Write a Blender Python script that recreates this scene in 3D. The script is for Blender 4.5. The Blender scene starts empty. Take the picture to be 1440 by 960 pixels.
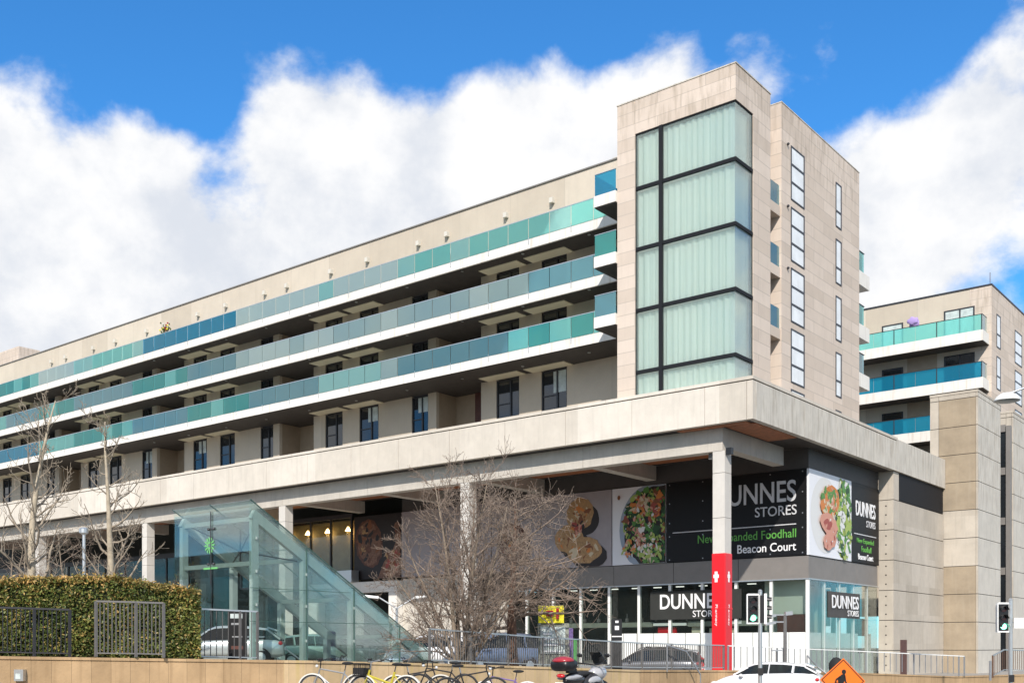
import bpy, math, random
from mathutils import Vector, Matrix, noise
R = math.radians
rnd = random.Random(7)
sc = bpy.context.scene
col = sc.collection
# ------------------------------------------------------------------ camera
TH = math.atan2(.6256, .7802)
SN, CS = math.sin(TH), math.cos(TH)
FPX, YH = 1517.0, 908.0
cam = bpy.data.cameras.new('camera'); camo = bpy.data.objects.new('camera', cam); col.objects.link(camo)
cam.sensor_width = 36; cam.lens = FPX / 1440 * 36
cam.shift_y = (YH - 480) / 1440; cam.clip_end = 5000; cam.clip_start = .1
camo.location = (0, 0, 0); camo.rotation_euler = (R(90), 0, TH)
sc.camera = camo
# ------------------------------------------------------------------ light
SUN_EL, SUN_AZ = R(35), R(31)          # azimuth measured from -Y towards +X
sdir = Vector((math.sin(SUN_AZ)*math.cos(SUN_EL), -math.cos(SUN_AZ)*math.cos(SUN_EL), math.sin(SUN_EL)))
sun = bpy.data.lights.new('sun', 'SUN'); sun.energy = 4.2; sun.angle = R(.6); sun.color = (1, .93, .85)
suno = bpy.data.objects.new('sun', sun); col.objects.link(suno)
suno.rotation_euler = sdir.to_track_quat('Z', 'Y').to_euler(); suno.location = (0, -20, 60)
sc.view_settings.view_transform = 'Standard'; sc.view_settings.look = 'None'
sc.view_settings.exposure = 0.2; sc.view_settings.gamma = 1; sc.view_settings.use_curve_mapping = False
sc.render.engine = 'CYCLES'
sc.cycles.max_bounces = 10; sc.cycles.transparent_max_bounces = 24
sc.render.resolution_x = 1024; sc.render.resolution_y = 682

def pdir(px, py=None):                  # direction (unit depth) seen at a place of the survey photo
    r = (px-720)/FPX
    v = Vector((r*CS-SN, r*SN+CS, 0 if py is None else (YH-py)/FPX)); return v
def W(px, Z, py=None): return pdir(px, py)*Z
def onY(px, Y):
    v = pdir(px); return v.x*Y/v.y
def onX(px, X):
    v = pdir(px); return v.y*X/v.x

world = bpy.data.worlds.new('World'); sc.world = world; world.use_nodes = True
def build_world():
    nt = world.node_tree; N = nt.nodes; L = nt.links; N.clear()
    out = N.new('ShaderNodeOutputWorld'); bg = N.new('ShaderNodeBackground'); bg.inputs[1].default_value = .1
    L.new(bg.outputs[0], out.inputs[0])
    sky = N.new('ShaderNodeTexSky'); sky.sky_type = 'NISHITA'; sky.sun_disc = False
    sky.sun_elevation = SUN_EL; sky.sun_rotation = math.atan2(sdir.x, sdir.y); sky.ozone_density = 3; sky.air_density = 1; sky.dust_density = .3
    tc = N.new('ShaderNodeTexCoord')
    def math_(op, a, b=None, c=None, clamp=False):
        n = N.new('ShaderNodeMath'); n.operation = op; n.use_clamp = clamp
        for i, q in enumerate((a, b, c)):
            if q is None: continue
            if isinstance(q, (int, float)): n.inputs[i].default_value = q
            else: L.new(q, n.inputs[i])
        return n.outputs[0]
    def dot(v):
        n = N.new('ShaderNodeVectorMath'); n.operation = 'DOT_PRODUCT'; L.new(tc.outputs['Generated'], n.inputs[0])
        n.inputs[1].default_value = v; return n.outputs['Value']
    def smooth(x, a, b, c=0, d=1):
        n = N.new('ShaderNodeMapRange'); n.interpolation_type = 'SMOOTHSTEP'; L.new(x, n.inputs[0])
        for i, q in enumerate((a, b, c, d)): n.inputs[1+i].default_value = q
        return n.outputs[0]
    blobs = [(70,310,240,.75),(230,290,130,.5),(-20,250,130,.3),(430,190,120,.62),(520,290,190,.7),(700,190,130,.6),(760,230,150,.6),(850,300,160,.6),
             (1330,260,190,.8),(1430,160,130,.6),(1230,330,150,.6),(1450,20,90,.55),(1060,90,55,.34),(930,120,80,.62),(350,30,70,.27),(270,95,60,.27),(1190,60,45,.3),(620,40,50,.3),
             (700,700,700,.8),(60,560,420,.8),(330,400,100,.4),
             (640,25,130,-.75),(820,50,120,-.5),(430,10,120,-.6),(250,60,130,-.35),(325,270,80,-.5),(330,150,70,-.3),(110,90,200,-.5),(540,60,150,-.28),(780,50,140,-.4),(1150,150,70,-.3),(1290,40,120,-.4),(100,190,60,-.15)]
    acc = None
    for px, py, r, a in blobs:
        d = pdir(px, py).normalized(); e = pdir(px+r, py).normalized(); c = d.dot(e)
        s = smooth(dot(d), 1-(1-c)*1.45, 1, 0, a)
        acc = s if acc is None else math_('ADD', acc, s)
    fw = dot(pdir(720, 500).normalized())
    acc = math_('ADD', acc, smooth(fw, .8, .6, 0, .8))
    def fbm(scale, det, rough, off, dist=0, stretch=(1,1,1)):
        m = N.new('ShaderNodeMapping'); L.new(tc.outputs['Generated'], m.inputs[0]); m.inputs['Location'].default_value = off; m.inputs['Scale'].default_value = stretch
        n = N.new('ShaderNodeTexNoise'); L.new(m.outputs[0], n.inputs['Vector']); n.inputs['Scale'].default_value = scale
        n.inputs['Detail'].default_value = det; n.inputs['Roughness'].default_value = rough; n.inputs['Distortion'].default_value = dist
        return n.outputs['Fac']
    n1 = fbm(6.5, 12, .6, (3.1, .4, 1.7), .15, (1,1,1.4)); n2 = fbm(14, 6, .55, (0, 5, 2))
    t = math_('ADD', math_('MULTIPLY', acc, .86), math_('MULTIPLY', math_('SUBTRACT', n1, .5), 3.0))
    t = math_('ADD', t, math_('MULTIPLY', math_('SUBTRACT', n2, .5), 1.0))
    alpha = smooth(t, .18, .95, 0, 1)
    shade = smooth(math_('ADD', math_('MULTIPLY', n2, .5), math_('MULTIPLY', n1, .5)), .38, .60, 0, 1)
    ccol = N.new('ShaderNodeMix'); ccol.data_type = 'RGBA'; L.new(shade, ccol.inputs[0])
    ccol.inputs[6].default_value = (6.5, 6.85, 7.5, 1); ccol.inputs[7].default_value = (8.9, 8.9, 8.95, 1)
    tint = N.new('ShaderNodeMix'); tint.data_type = 'RGBA'; tint.blend_type = 'MULTIPLY'; tint.inputs[0].default_value = 1
    L.new(sky.outputs[0], tint.inputs[6]); tint.inputs[7].default_value = (.48, 1.28, 1.85, 1)
    mx = N.new('ShaderNodeMix'); mx.data_type = 'RGBA'; L.new(alpha, mx.inputs[0]); L.new(tint.outputs[2], mx.inputs[6]); L.new(ccol.outputs[2], mx.inputs[7])
    L.new(mx.outputs[2], bg.inputs[0])
build_world()

# ------------------------------------------------------------------ materials
M = {}
def _m(name):
    m = bpy.data.materials.new(name); m.use_nodes = True; nt = m.node_tree
    b = nt.nodes['Principled BSDF']; M[name] = m; return m, nt, b
def S(b, k, v):
    b.inputs[k].default_value = v
def plain(name, c, rough=.6, metal=0, var=.0, scale=3, bump=0, emit=None, coat=0, spec=None):
    m, nt, b = _m(name); S(b, 'Base Color', (*c, 1)); S(b, 'Roughness', rough); S(b, 'Metallic', metal)
    if coat: S(b, 'Coat Weight', coat); S(b, 'Coat Roughness', .05)
    if spec is not None: S(b, 'Specular IOR Level', spec)
    if emit: S(b, 'Emission Color', (*emit[0], 1)); S(b, 'Emission Strength', emit[1])
    if var or bump:
        tc = nt.nodes.new('ShaderNodeTexCoord'); n = nt.nodes.new('ShaderNodeTexNoise'); nt.links.new(tc.outputs['Object'], n.inputs['Vector'])
        n.inputs['Scale'].default_value = scale; n.inputs['Detail'].default_value = 8; n.inputs['Roughness'].default_value = .65
        if var:
            r = nt.nodes.new('ShaderNodeValToRGB'); r.color_ramp.elements[0].position = .3; r.color_ramp.elements[1].position = .7
            r.color_ramp.elements[0].color = (*[x*(1-var) for x in c], 1); r.color_ramp.elements[1].color = (*[min(1, x*(1+var)) for x in c], 1)
            nt.links.new(n.outputs['Fac'], r.inputs[0]); nt.links.new(r.outputs[0], b.inputs['Base Color'])
        if bump:
            q = nt.nodes.new('ShaderNodeBump'); q.inputs['Strength'].default_value = bump; q.inputs['Distance'].default_value = .02
            nt.links.new(n.outputs['Fac'], q.inputs['Height']); nt.links.new(q.outputs[0], b.inputs['Normal'])
    return m
def masonry(name, c, brick=None, var=.1, streak=None, stain=.25, stainc=None, rough=.8, spot=0):
    """large panels; brick=(length,height,mortar,mortar darkening); streak=(top z, depth)"""
    m, nt, b = _m(name); N, L = nt.nodes, nt.links
    tc = N.new('ShaderNodeTexCoord'); sp = N.new('ShaderNodeSeparateXYZ'); L.new(tc.outputs['Object'], sp.inputs[0])
    ad = N.new('ShaderNodeMath'); ad.operation = 'ADD'; L.new(sp.outputs[0], ad.inputs[0]); L.new(sp.outputs[1], ad.inputs[1])
    cb = N.new('ShaderNodeCombineXYZ'); L.new(ad.outputs[0], cb.inputs[0]); L.new(sp.outputs[2], cb.inputs[1])
    n1 = N.new('ShaderNodeTexNoise'); L.new(tc.outputs['Object'], n1.inputs['Vector']); n1.inputs['Scale'].default_value = .9; n1.inputs['Detail'].default_value = 9; n1.inputs['Roughness'].default_value = .68
    mp = N.new('ShaderNodeMapping'); L.new(cb.outputs[0], mp.inputs[0]); mp.inputs['Scale'].default_value = (5, .35, 1)
    n2 = N.new('ShaderNodeTexNoise'); L.new(mp.outputs[0], n2.inputs['Vector']); n2.inputs['Scale'].default_value = 1; n2.inputs['Detail'].default_value = 6
    def mixc(f, a, bb, mode='MIX'):
        x = N.new('ShaderNodeMix'); x.data_type = 'RGBA'; x.blend_type = mode
        for s, q in ((0, f), (6, a), (7, bb)):
            if isinstance(q, (int, float)): x.inputs[s].default_value = q
            elif isinstance(q, tuple): x.inputs[s].default_value = (*q, 1)
            else: L.new(q, x.inputs[s])
        return x.outputs[2]
    def rng(src, a, bb, c0=0., d=1.):
        x = N.new('ShaderNodeMapRange'); L.new(src, x.inputs[0])
        for i, q in enumerate((a, bb, c0, d)): x.inputs[i+1].default_value = q
        return x.outputs[0]
    base = mixc(rng(n1.outputs['Fac'], .3, .7), tuple(x*(1-var) for x in c), tuple(min(1, x*(1+var)) for x in c))
    if brick:
        bl, bh, mo, dk = brick
        bt = N.new('ShaderNodeTexBrick'); L.new(cb.outputs[0], bt.inputs['Vector']); bt.inputs['Scale'].default_value = 1
        bt.inputs['Brick Width'].default_value = bl; bt.inputs['Row Height'].default_value = bh; bt.inputs['Mortar Size'].default_value = mo; bt.inputs['Mortar Smooth'].default_value = .3
        bt.inputs['Color1'].default_value = (.88, .86, .84, 1); bt.inputs['Color2'].default_value = (1.06, 1.05, 1.05, 1); bt.inputs['Mortar'].default_value = (dk, dk, dk, 1)
        bt.inputs['Bias'].default_value = 0
        base = mixc(1., base, bt.outputs['Color'], 'MULTIPLY')
    sc_ = stainc or tuple(x*.55 for x in c)
    base = mixc(rng(n2.outputs['Fac'], .52, .75, 0, stain), base, sc_)
    if streak:
        z0, dep = streak
        dz = rng(sp.outputs[2], z0-dep, z0, 0, 1); mu = N.new('ShaderNodeMath'); mu.operation = 'MULTIPLY'
        mp3 = N.new('ShaderNodeMapping'); L.new(cb.outputs[0], mp3.inputs[0]); mp3.inputs['Scale'].default_value = (3.3, .5, 1)
        n3 = N.new('ShaderNodeTexNoise'); L.new(mp3.outputs[0], n3.inputs['Vector']); n3.inputs['Scale'].default_value = 1.3; n3.inputs['Detail'].default_value = 7
        L.new(dz, mu.inputs[0]); L.new(rng(n3.outputs['Fac'], .47, .68), mu.inputs[1])
        mu2 = N.new('ShaderNodeMath'); mu2.operation = 'MULTIPLY'; L.new(mu.outputs[0], mu2.inputs[0]); mu2.inputs[1].default_value = .42
        base = mixc(mu2.outputs[0], base, (.26, .21, .15))
    L.new(base, b.inputs['Base Color']); S(b, 'Roughness', rough); S(b, 'Specular IOR Level', .25)
    bp = N.new('ShaderNodeBump'); bp.inputs['Strength'].default_value = .25; bp.inputs['Distance'].default_value = .03
    n5 = N.new('ShaderNodeTexNoise'); L.new(tc.outputs['Object'], n5.inputs['Vector']); n5.inputs['Scale'].default_value = 18; n5.inputs['Detail'].default_value = 6
    L.new(n5.outputs['Fac'], bp.inputs['Height']); L.new(bp.outputs[0], b.inputs['Normal'])
    return m
def glass(name, tint, body=.0, bodyc=None, refl=1.0, rough=.02, ior=1.5):
    """thin tinted sheet: tinted transparency, some body colour, fresnel reflection"""
    m, nt, b = _m(name); N, L = nt.nodes, nt.links; N.remove(b)
    out = [n for n in N if n.type == 'OUTPUT_MATERIAL'][0]
    tr = N.new('ShaderNodeBsdfTransparent'); tr.inputs[0].default_value = (*tint, 1)
    gl = N.new('ShaderNodeBsdfGlossy'); gl.inputs['Roughness'].default_value = rough
    fr = N.new('ShaderNodeFresnel'); fr.inputs[0].default_value = ior
    src = tr.outputs[0]
    if body:
        df = N.new('ShaderNodeBsdfDiffuse'); df.inputs[0].default_value = (*(bodyc or tint), 1)
        tl = N.new('ShaderNodeBsdfTranslucent'); tl.inputs[0].default_value = (*(bodyc or tint), 1); md = N.new('ShaderNodeMixShader'); md.inputs[0].default_value = .5; L.new(df.outputs[0], md.inputs[1]); L.new(tl.outputs[0], md.inputs[2])
        mb = N.new('ShaderNodeMixShader'); mb.inputs[0].default_value = body; L.new(src, mb.inputs[1]); L.new(md.outputs[0], mb.inputs[2]); src = mb.outputs[0]
    mu = N.new('ShaderNodeMath'); mu.operation = 'MULTIPLY'; mu.use_clamp = True; L.new(fr.outputs[0], mu.inputs[0]); mu.inputs[1].default_value = refl
    ms = N.new('ShaderNodeMixShader'); L.new(mu.outputs[0], ms.inputs[0]); L.new(src, ms.inputs[1]); L.new(gl.outputs[0], ms.inputs[2])
    L.new(ms.outputs[0], out.inputs[0]); return m

masonry('tower_stone', (.62, .535, .455), (2.6, .62, .02, .74), .05, (27.1, 2.3), .12)
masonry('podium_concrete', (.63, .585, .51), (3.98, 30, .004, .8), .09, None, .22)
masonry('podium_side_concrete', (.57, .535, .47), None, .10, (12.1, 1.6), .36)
masonry('beam_concrete', (.52, .48, .42), None, .12, None, .3)
masonry('column_concrete', (.60, .57, .52), None, .08, None, .15)
masonry('wall_concrete', (.50, .455, .385), (2.2, 1.76, .003, .85), .10, None, .28)
masonry('tan_concrete', (.35, .285, .205), None, .15, None, .25, (.44, .38, .3))
masonry('render_wall', (.58, .51, .41), (4.0, 30, .012, .8), .05, None, .08)
masonry('top_wall', (.56, .50, .41), (3.9, 30, .014, .75), .05, None, .12)
masonry('slab_white', (.76, .735, .68), None, .06, None, .42, (.45, .36, .27))
masonry('sandstone', (.43, .30, .17), (.62, 30, .008, .5), .2, None, .55, (.26, .17, .09))
masonry('sandstone_new', (.52, .39, .23), (.62, 30, .008, .6), .16, None, .6, (.42, .33, .10))
plain('joint', (.05, .045, .04), .9)
plain('joint_green', (.05, .11, .09), .5)
plain('dark_metal', (.014, .015, .018), .65, 0, spec=.2)
plain('frame_dark', (.045, .045, .05), .4, .3)
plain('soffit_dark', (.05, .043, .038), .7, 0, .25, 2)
plain('soffit_wood', (.38, .14, .06), .55, 0, .35, 4)
plain('glow_display_cream', (.74, .68, .5), .7)  # cream of the painted soffit glow; window displays use it too
plain('entrance_brown', (.1, .035, .025), .5, 0, .2, 3)
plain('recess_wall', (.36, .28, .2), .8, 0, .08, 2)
plain('fascia_grey', (.21, .195, .18), .55, .0, .08, 1.5)
plain('dark_cladding', (.065, .06, .056), .6, 0, .15, 1)
plain('white_paint', (.8, .8, .77), .45, 0, .03, 4)
plain('white_panel', (.88, .9, .87), .3, 0, .05, 2)
plain('lamp_body', (.6, .57, .5), .5)
plain('steel_grey', (.42, .43, .44), .4, .7)
plain('galv', (.15, .145, .14), .6, .2, .1, 8)
plain('aluminium', (.6, .62, .62), .35, .8)
plain('black', (.012, .012, .013), .35)
plain('board_black', (.006, .006, .007), .5, 0, spec=.3)
plain('letter_white', (.85, .85, .85), .5)
plain('letter_grey', (.6, .6, .61), .5)
plain('letter_green', (.11, .36, .06), .5)
plain('board_grey', (.36, .33, .345), .5, 0, .1, .8)
plain('board_light', (.45, .45, .48), .45, 0, .08, .9)
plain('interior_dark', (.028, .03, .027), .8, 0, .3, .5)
plain('interior_grey', (.13, .15, .135), .8, 0, .2, .6)
plain('interior_floor', (.16, .15, .13), .5)
plain('interior_pale', (.55, .6, .52), .8)
plain('interior_gold', (.17, .12, .05), .6, 0, .45, .5)
plain('window_glass', (.02, .024, .028), .04, 0, .4, .35, spec=.9)
plain('blind_white', (.76, .79, .8), .25, 0, .12, 1.2)
plain('lamp_warm', (1, .8, .4), .5, emit=((1, .62, .25), 9))
plain('lamp_white', (1, 1, 1), .5, emit=((1, .98, .9), 1.0))
plain('asphalt', (.05, .05, .052), .9, 0, .2, 6, .3)
plain('paving', (.3, .28, .25), .85, 0, .15, 3, .1)
plain('far_ground', (.12, .12, .09), .95, 0, .3, .2)
plain('red_vinyl', (.72, .012, .02), .35, 0, .06, 2)
plain('orange', (.85, .17, .005), .45, 0, .04, 3)
plain('canopy_steel', (.36, .43, .40), .45, .1, .08, 5)
plain('yellow_sign', (.75, .66, .02), .4, 0, .1, 3)
plain('kiosk_green', (.23, .24, .2), .6, 0, .15, 3)
plain('poster', (.5, .56, .54), .3, 0, .25, 3)
plain('bark_grey', (.22, .175, .13), .9, 0, .3, 6, .6)
plain('bark_pale', (.4, .34, .25), .9, 0, .3, 5, .6)
plain('twig_pale', (.3, .25, .19), .9, 0, .25, 5)
plain('twig_grey', (.235, .18, .14), .9, 0, .25, 5)
plain('bark_red', (.13, .07, .045), .9, 0, .35, 6, .6)
plain('rubber', (.015, .015, .016), .8)
plain('tyre_grey', (.04, .04, .042), .8)
plain('chrome', (.7, .7, .7), .15, 1)
plain('paint_white', (.82, .82, .83), .3, 0, coat=1)
plain('paint_moto', (.4, .4, .41), .3, coat=1)
plain('paint_grey', (.14, .145, .155), .3, .6, coat=1)
plain('paint_blue', (.17, .22, .32), .3, .5, coat=1)
plain('paint_silver', (.52, .57, .56), .3, .5, coat=1)
plain('paint_dark', (.03, .045, .055), .3, .5, coat=1)
plain('paint_green', (.25, .36, .31), .3, .4, coat=1)
plain('paint_yellow', (.5, .42, .04), .35, coat=.6)
plain('paint_black', (.02, .018, .018), .35, coat=.5)
plain('paint_purple', (.2, .13, .32), .35, coat=.5)
plain('fender_cream', (.68, .66, .6), .4)
plain('tail_red', (.6, .01, .015), .2, coat=1)
plain('head_clear', (.7, .72, .72), .1, coat=1)
plain('case_red', (.35, .02, .03), .25, coat=.5)
plain('signal_green', (.1, .8, .55), .3, emit=((.25, 1, .68), 4))
plain('signal_off', (.03, .008, .008), .2)
plain('purple_cloth', (.4, .3, .6), .9)
plain('logo_green', (.16, .5, .16), .5); plain('board_green', (.05, .3, .06), .5)
glass('car_glass', (.12, .17, .16), .4, (.015, .02, .02), 1.4)
glass('rail_teal', (.66, .98, .94), .45, (.36, 1, .94), 1.1)
glass('rail_teal_deep', (.4, .86, .82), .42, (.14, .68, .64), 1.1)
glass('rail_blue', (.22, .72, .9), .42, (.04, .5, .78), 1.0)
glass('rail_slate', (.5, .84, .9), .38, (.3, .68, .78), 1.5)
glass('rail_pale', (.9, 1, .98), .5, (.78, 1, .97), 1.5)
glass('rail_grey', (.78, .95, .94), .45, (.66, .93, .92), 1.7)
glass('tower_glass', (.97, .995, .98), .16, (.82, .97, .89), .6)
glass('shop_glass', (.93, .97, .95), .02, (.4, .5, .47), .5)
glass('rail_aqua', (.76, .99, .96), .48, (.52, 1, .96), 1.3)
glass('dim_glass', (.85, .9, .88), .0, None, .14)
glass('canopy_glass', (.925, .975, .96), .0, None, .38)
glass('canopy_roof_glass', (.9, .97, .95), .2, (.9, 1, .97), .5)
def curtain_mat():
    m, nt, b = _m('pleated_curtain'); N, L = nt.nodes, nt.links
    S(b, 'Roughness', .8)
    tc = N.new('ShaderNodeTexCoord'); sp = N.new('ShaderNodeSeparateXYZ'); L.new(tc.outputs['Object'], sp.inputs[0])
    ad = N.new('ShaderNodeMath'); ad.operation = 'ADD'; L.new(sp.outputs[0], ad.inputs[0]); L.new(sp.outputs[1], ad.inputs[1])
    cb = N.new('ShaderNodeCombineXYZ'); L.new(ad.outputs[0], cb.inputs[0])
    n = N.new('ShaderNodeTexNoise'); n.inputs['Scale'].default_value = 2.6; n.inputs['Detail'].default_value = 3; L.new(cb.outputs[0], n.inputs['Vector'])
    r = N.new('ShaderNodeValToRGB'); L.new(n.outputs['Fac'], r.inputs[0]); r.color_ramp.elements[0].position = .35; r.color_ramp.elements[1].position = .65
    r.color_ramp.elements[0].color = (.66, .73, .68, 1); r.color_ramp.elements[1].color = (.88, .92, .87, 1)
    L.new(r.outputs[0], b.inputs['Base Color'])
curtain_mat()
def leaf_mat(name, c1, c2, c3, z0=None, z1=None):
    m, nt, b = _m(name); N, L = nt.nodes, nt.links; S(b, 'Roughness', .5); S(b, 'Specular IOR Level', .35)
    g = N.new('ShaderNodeNewGeometry'); r = N.new('ShaderNodeValToRGB'); L.new(g.outputs['Random Per Island'], r.inputs[0])
    e = r.color_ramp.elements; e[0].color = (*c1, 1); e[1].color = (*c2, 1); e[1].position = .75; x = r.color_ramp.elements.new(1.0); x.color = (*c3, 1)
    tc = N.new('ShaderNodeTexCoord'); n = N.new('ShaderNodeTexNoise'); L.new(tc.outputs['Object'], n.inputs['Vector']); n.inputs['Scale'].default_value = 1.1; n.inputs['Detail'].default_value = 4
    q = N.new('ShaderNodeValToRGB'); L.new(n.outputs['Fac'], q.inputs[0]); q.color_ramp.elements[0].position = .34; q.color_ramp.elements[1].position = .66
    q.color_ramp.elements[0].color = (.55, .62, .55, 1); q.color_ramp.elements[1].color = (1.3, 1.15, 1.0, 1)
    x = N.new('ShaderNodeMix'); x.data_type = 'RGBA'; x.blend_type = 'MULTIPLY'; x.inputs[0].default_value = 1; L.new(r.outputs[0], x.inputs[6]); L.new(q.outputs[0], x.inputs[7]); L.new(x.outputs[2], b.inputs['Base Color'])
leaf_mat('hedge_leaf', (.05, .08, .02), (.17, .21, .055), (.40, .29, .11))
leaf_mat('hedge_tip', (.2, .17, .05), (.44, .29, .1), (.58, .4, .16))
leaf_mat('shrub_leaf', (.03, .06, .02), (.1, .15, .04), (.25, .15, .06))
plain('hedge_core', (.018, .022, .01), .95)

# ------------------------------------------------------------------ mesh builder
class MB:
    def __init__(s): s.v = []; s.f = []; s.m = []
    def quad(s, a, b, c, d, m=0):
        i = len(s.v); s.v += [tuple(a), tuple(b), tuple(c), tuple(d)]; s.f.append((i, i+1, i+2, i+3)); s.m.append(m); return s
    def poly(s, pts, m=0):
        i = len(s.v); s.v += [tuple(p) for p in pts]; s.f.append(tuple(range(i, i+len(pts)))); s.m.append(m); return s
    def box(s, x0, x1, y0, y1, z0, z1, m=0):
        if x0 > x1: x0, x1 = x1, x0
        if y0 > y1: y0, y1 = y1, y0
        i = len(s.v)
        s.v += [(x0,y0,z0),(x1,y0,z0),(x1,y1,z0),(x0,y1,z0),(x0,y0,z1),(x1,y0,z1),(x1,y1,z1),(x0,y1,z1)]
        for q in ((0,3,2,1),(4,5,6,7),(0,1,5,4),(1,2,6,5),(2,3,7,6),(3,0,4,7)): s.f.append(tuple(i+k for k in q)); s.m.append(m)
        return s
    def hexa(s, b, t, m=0):                      # four bottom points (ccw), four top points
        i = len(s.v); s.v += [tuple(p) for p in b]+[tuple(p) for p in t]
        for q in ((0,3,2,1),(4,5,6,7),(0,1,5,4),(1,2,6,5),(2,3,7,6),(3,0,4,7)): s.f.append(tuple(i+k for k in q)); s.m.append(m)
        return s
    def bar(s, a, b, w, h=None, m=0):            # rectangular bar between two points
        a = Vector(a); b = Vector(b); h = h or w; d = (b-a).normalized()
        u = d.cross(Vector((0,0,1)))
        if u.length < .01: u = Vector((1,0,0))
        u = u.normalized()*w/2; v = u.cross(d).normalized()*h/2
        return s.hexa([a-u-v, a+u-v, a+u+v, a-u+v], [b-u-v, b+u-v, b+u+v, b-u+v], m)
    def tube(s, pts, rad, n=6, m=0, cap=True):
        pts = [Vector(p) for p in pts]
        if isinstance(rad, (int, float)): rad = [rad]*len(pts)
        base = len(s.v); up = Vector((.31, .17, .93))
        for k, p in enumerate(pts):
            t = (pts[min(k+1, len(pts)-1)]-pts[max(k-1, 0)])
            t = t.normalized() if t.length > 1e-9 else Vector((0,0,1))
            a = t.cross(up)
            if a.length < .05: a = t.cross(Vector((1,0,0)))
            a.normalize(); b = t.cross(a)
            for j in range(n):
                w = 2*math.pi*j/n; s.v.append(tuple(p+(a*math.cos(w)+b*math.sin(w))*rad[k]))
        for k in range(len(pts)-1):
            for j in range(n):
                q = (j+1) % n; s.f.append((base+k*n+j, base+(k+1)*n+j, base+(k+1)*n+q, base+k*n+q)); s.m.append(m)
        if cap:
            s.f.append(tuple(base+j for j in range(n))); s.m.append(m)
            s.f.append(tuple(base+(len(pts)-1)*n+j for j in reversed(range(n)))); s.m.append(m)
        return s
    def lathe(s, c, prof, n=20, axis='Z', m=0):  # prof: (radius, along)
        base = len(s.v); c = Vector(c)
        for r, h in prof:
            for j in range(n):
                w = 2*math.pi*j/n; p = (math.cos(w)*r, math.sin(w)*r, h)
                if axis == 'Y': p = (p[0], p[2], p[1])
                if axis == 'X': p = (p[2], p[0], p[1])
                s.v.append(tuple(c+Vector(p)))
        for k in range(len(prof)-1):
            for j in range(n):
                q = (j+1) % n; s.f.append((base+k*n+j, base+k*n+q, base+(k+1)*n+q, base+(k+1)*n+j)); s.m.append(m)
        s.f.append(tuple(base+j for j in range(n))); s.m.append(m); s.f.append(tuple(base+(len(prof)-1)*n+j for j in range(n))); s.m.append(m)
        return s
    def blob(s, c, r, m=0, n=12, rings=8, fn=None):
        c = Vector(c); r = Vector(r) if not isinstance(r, (int, float)) else Vector((r, r, r)); base = len(s.v)
        for k in range(rings+1):
            ph = math.pi*k/rings
            for j in range(n):
                w = 2*math.pi*j/n; p = Vector((math.sin(ph)*math.cos(w)*r.x, math.sin(ph)*math.sin(w)*r.y, math.cos(ph)*r.z))
                if fn: p = fn(p)
                s.v.append(tuple(c+p))
        for k in range(rings):
            for j in range(n):
                q = (j+1) % n; s.f.append((base+k*n+j, base+(k+1)*n+j, base+(k+1)*n+q, base+k*n+q)); s.m.append(m)
        return s
    def torus(s, c, R_, r, axis='Y', n=28, k=6, m=0, a0=0, a1=2*math.pi):
        c = Vector(c); full = abs(a1-a0-2*math.pi) < 1e-6; cnt = n if full else n+1; base = len(s.v)
        for i in range(cnt):
            a = a0+(a1-a0)*i/n
            for j in range(k):
                w = 2*math.pi*j/k; rr = R_+r*math.cos(w); s.v.append(tuple(c+Vector((math.cos(a)*rr, math.sin(w)*r, math.sin(a)*rr))))
        for i in range(n):
            i2 = (i+1) % cnt
            for j in range(k):
                q = (j+1) % k; s.f.append((base+i*k+j, base+i2*k+j, base+i2*k+q, base+i*k+q)); s.m.append(m)
        return s
    def build(s, name, mats, parent=None, origin=None, smooth=False, bevel=0, local=False):
        if isinstance(mats, str): mats = [mats]
        o0 = Vector(origin) if origin is not None else Vector((0,0,0))
        if parent is not None and not local:
            q = parent; o0 = Vector((0,0,0))
            while q is not None: o0 = o0+q.location; q = q.parent
        me = bpy.data.meshes.new(name); me.from_pydata([(a-o0.x, b-o0.y, c-o0.z) for a, b, c in s.v], [], s.f)
        for n in mats: me.materials.append(M[n])
        me.polygons.foreach_set('material_index', s.m)
        if smooth: me.polygons.foreach_set('use_smooth', [True]*len(s.f))
        me.update(); o = bpy.data.objects.new(name, me); col.objects.link(o)
        if parent is not None: o.parent = parent
        else: o.location = o0
        if bevel:
            b = o.modifiers.new('bevel', 'BEVEL'); b.width = bevel; b.segments = 2; b.limit_method = 'ANGLE'
        return o
def thing(name, label, cat, loc=(0,0,0), group=None):
    o = bpy.data.objects.new(name, None); o.empty_display_size = .3; col.objects.link(o); o.location = loc
    o['label'] = label; o['category'] = cat
    if group: o['group'] = group
    return o
def tag(o, label, cat, group=None, kind=None):
    o['label'] = label; o['category'] = cat
    if group: o['group'] = group
    if kind: o['kind'] = kind
    return o
def struct(o): o['kind'] = 'structure'; return o
def dup(root, loc, rotz=0, label=None):
    r = root.copy(); col.objects.link(r); r.location = loc; r.rotation_euler = (0, 0, rotz)
    if label: r['label'] = label
    for ch in list(root.children):
        c = ch.copy(); col.objects.link(c); c.parent = r
        for g in list(ch.children):
            d = g.copy(); col.objects.link(d); d.parent = c
    return r
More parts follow.
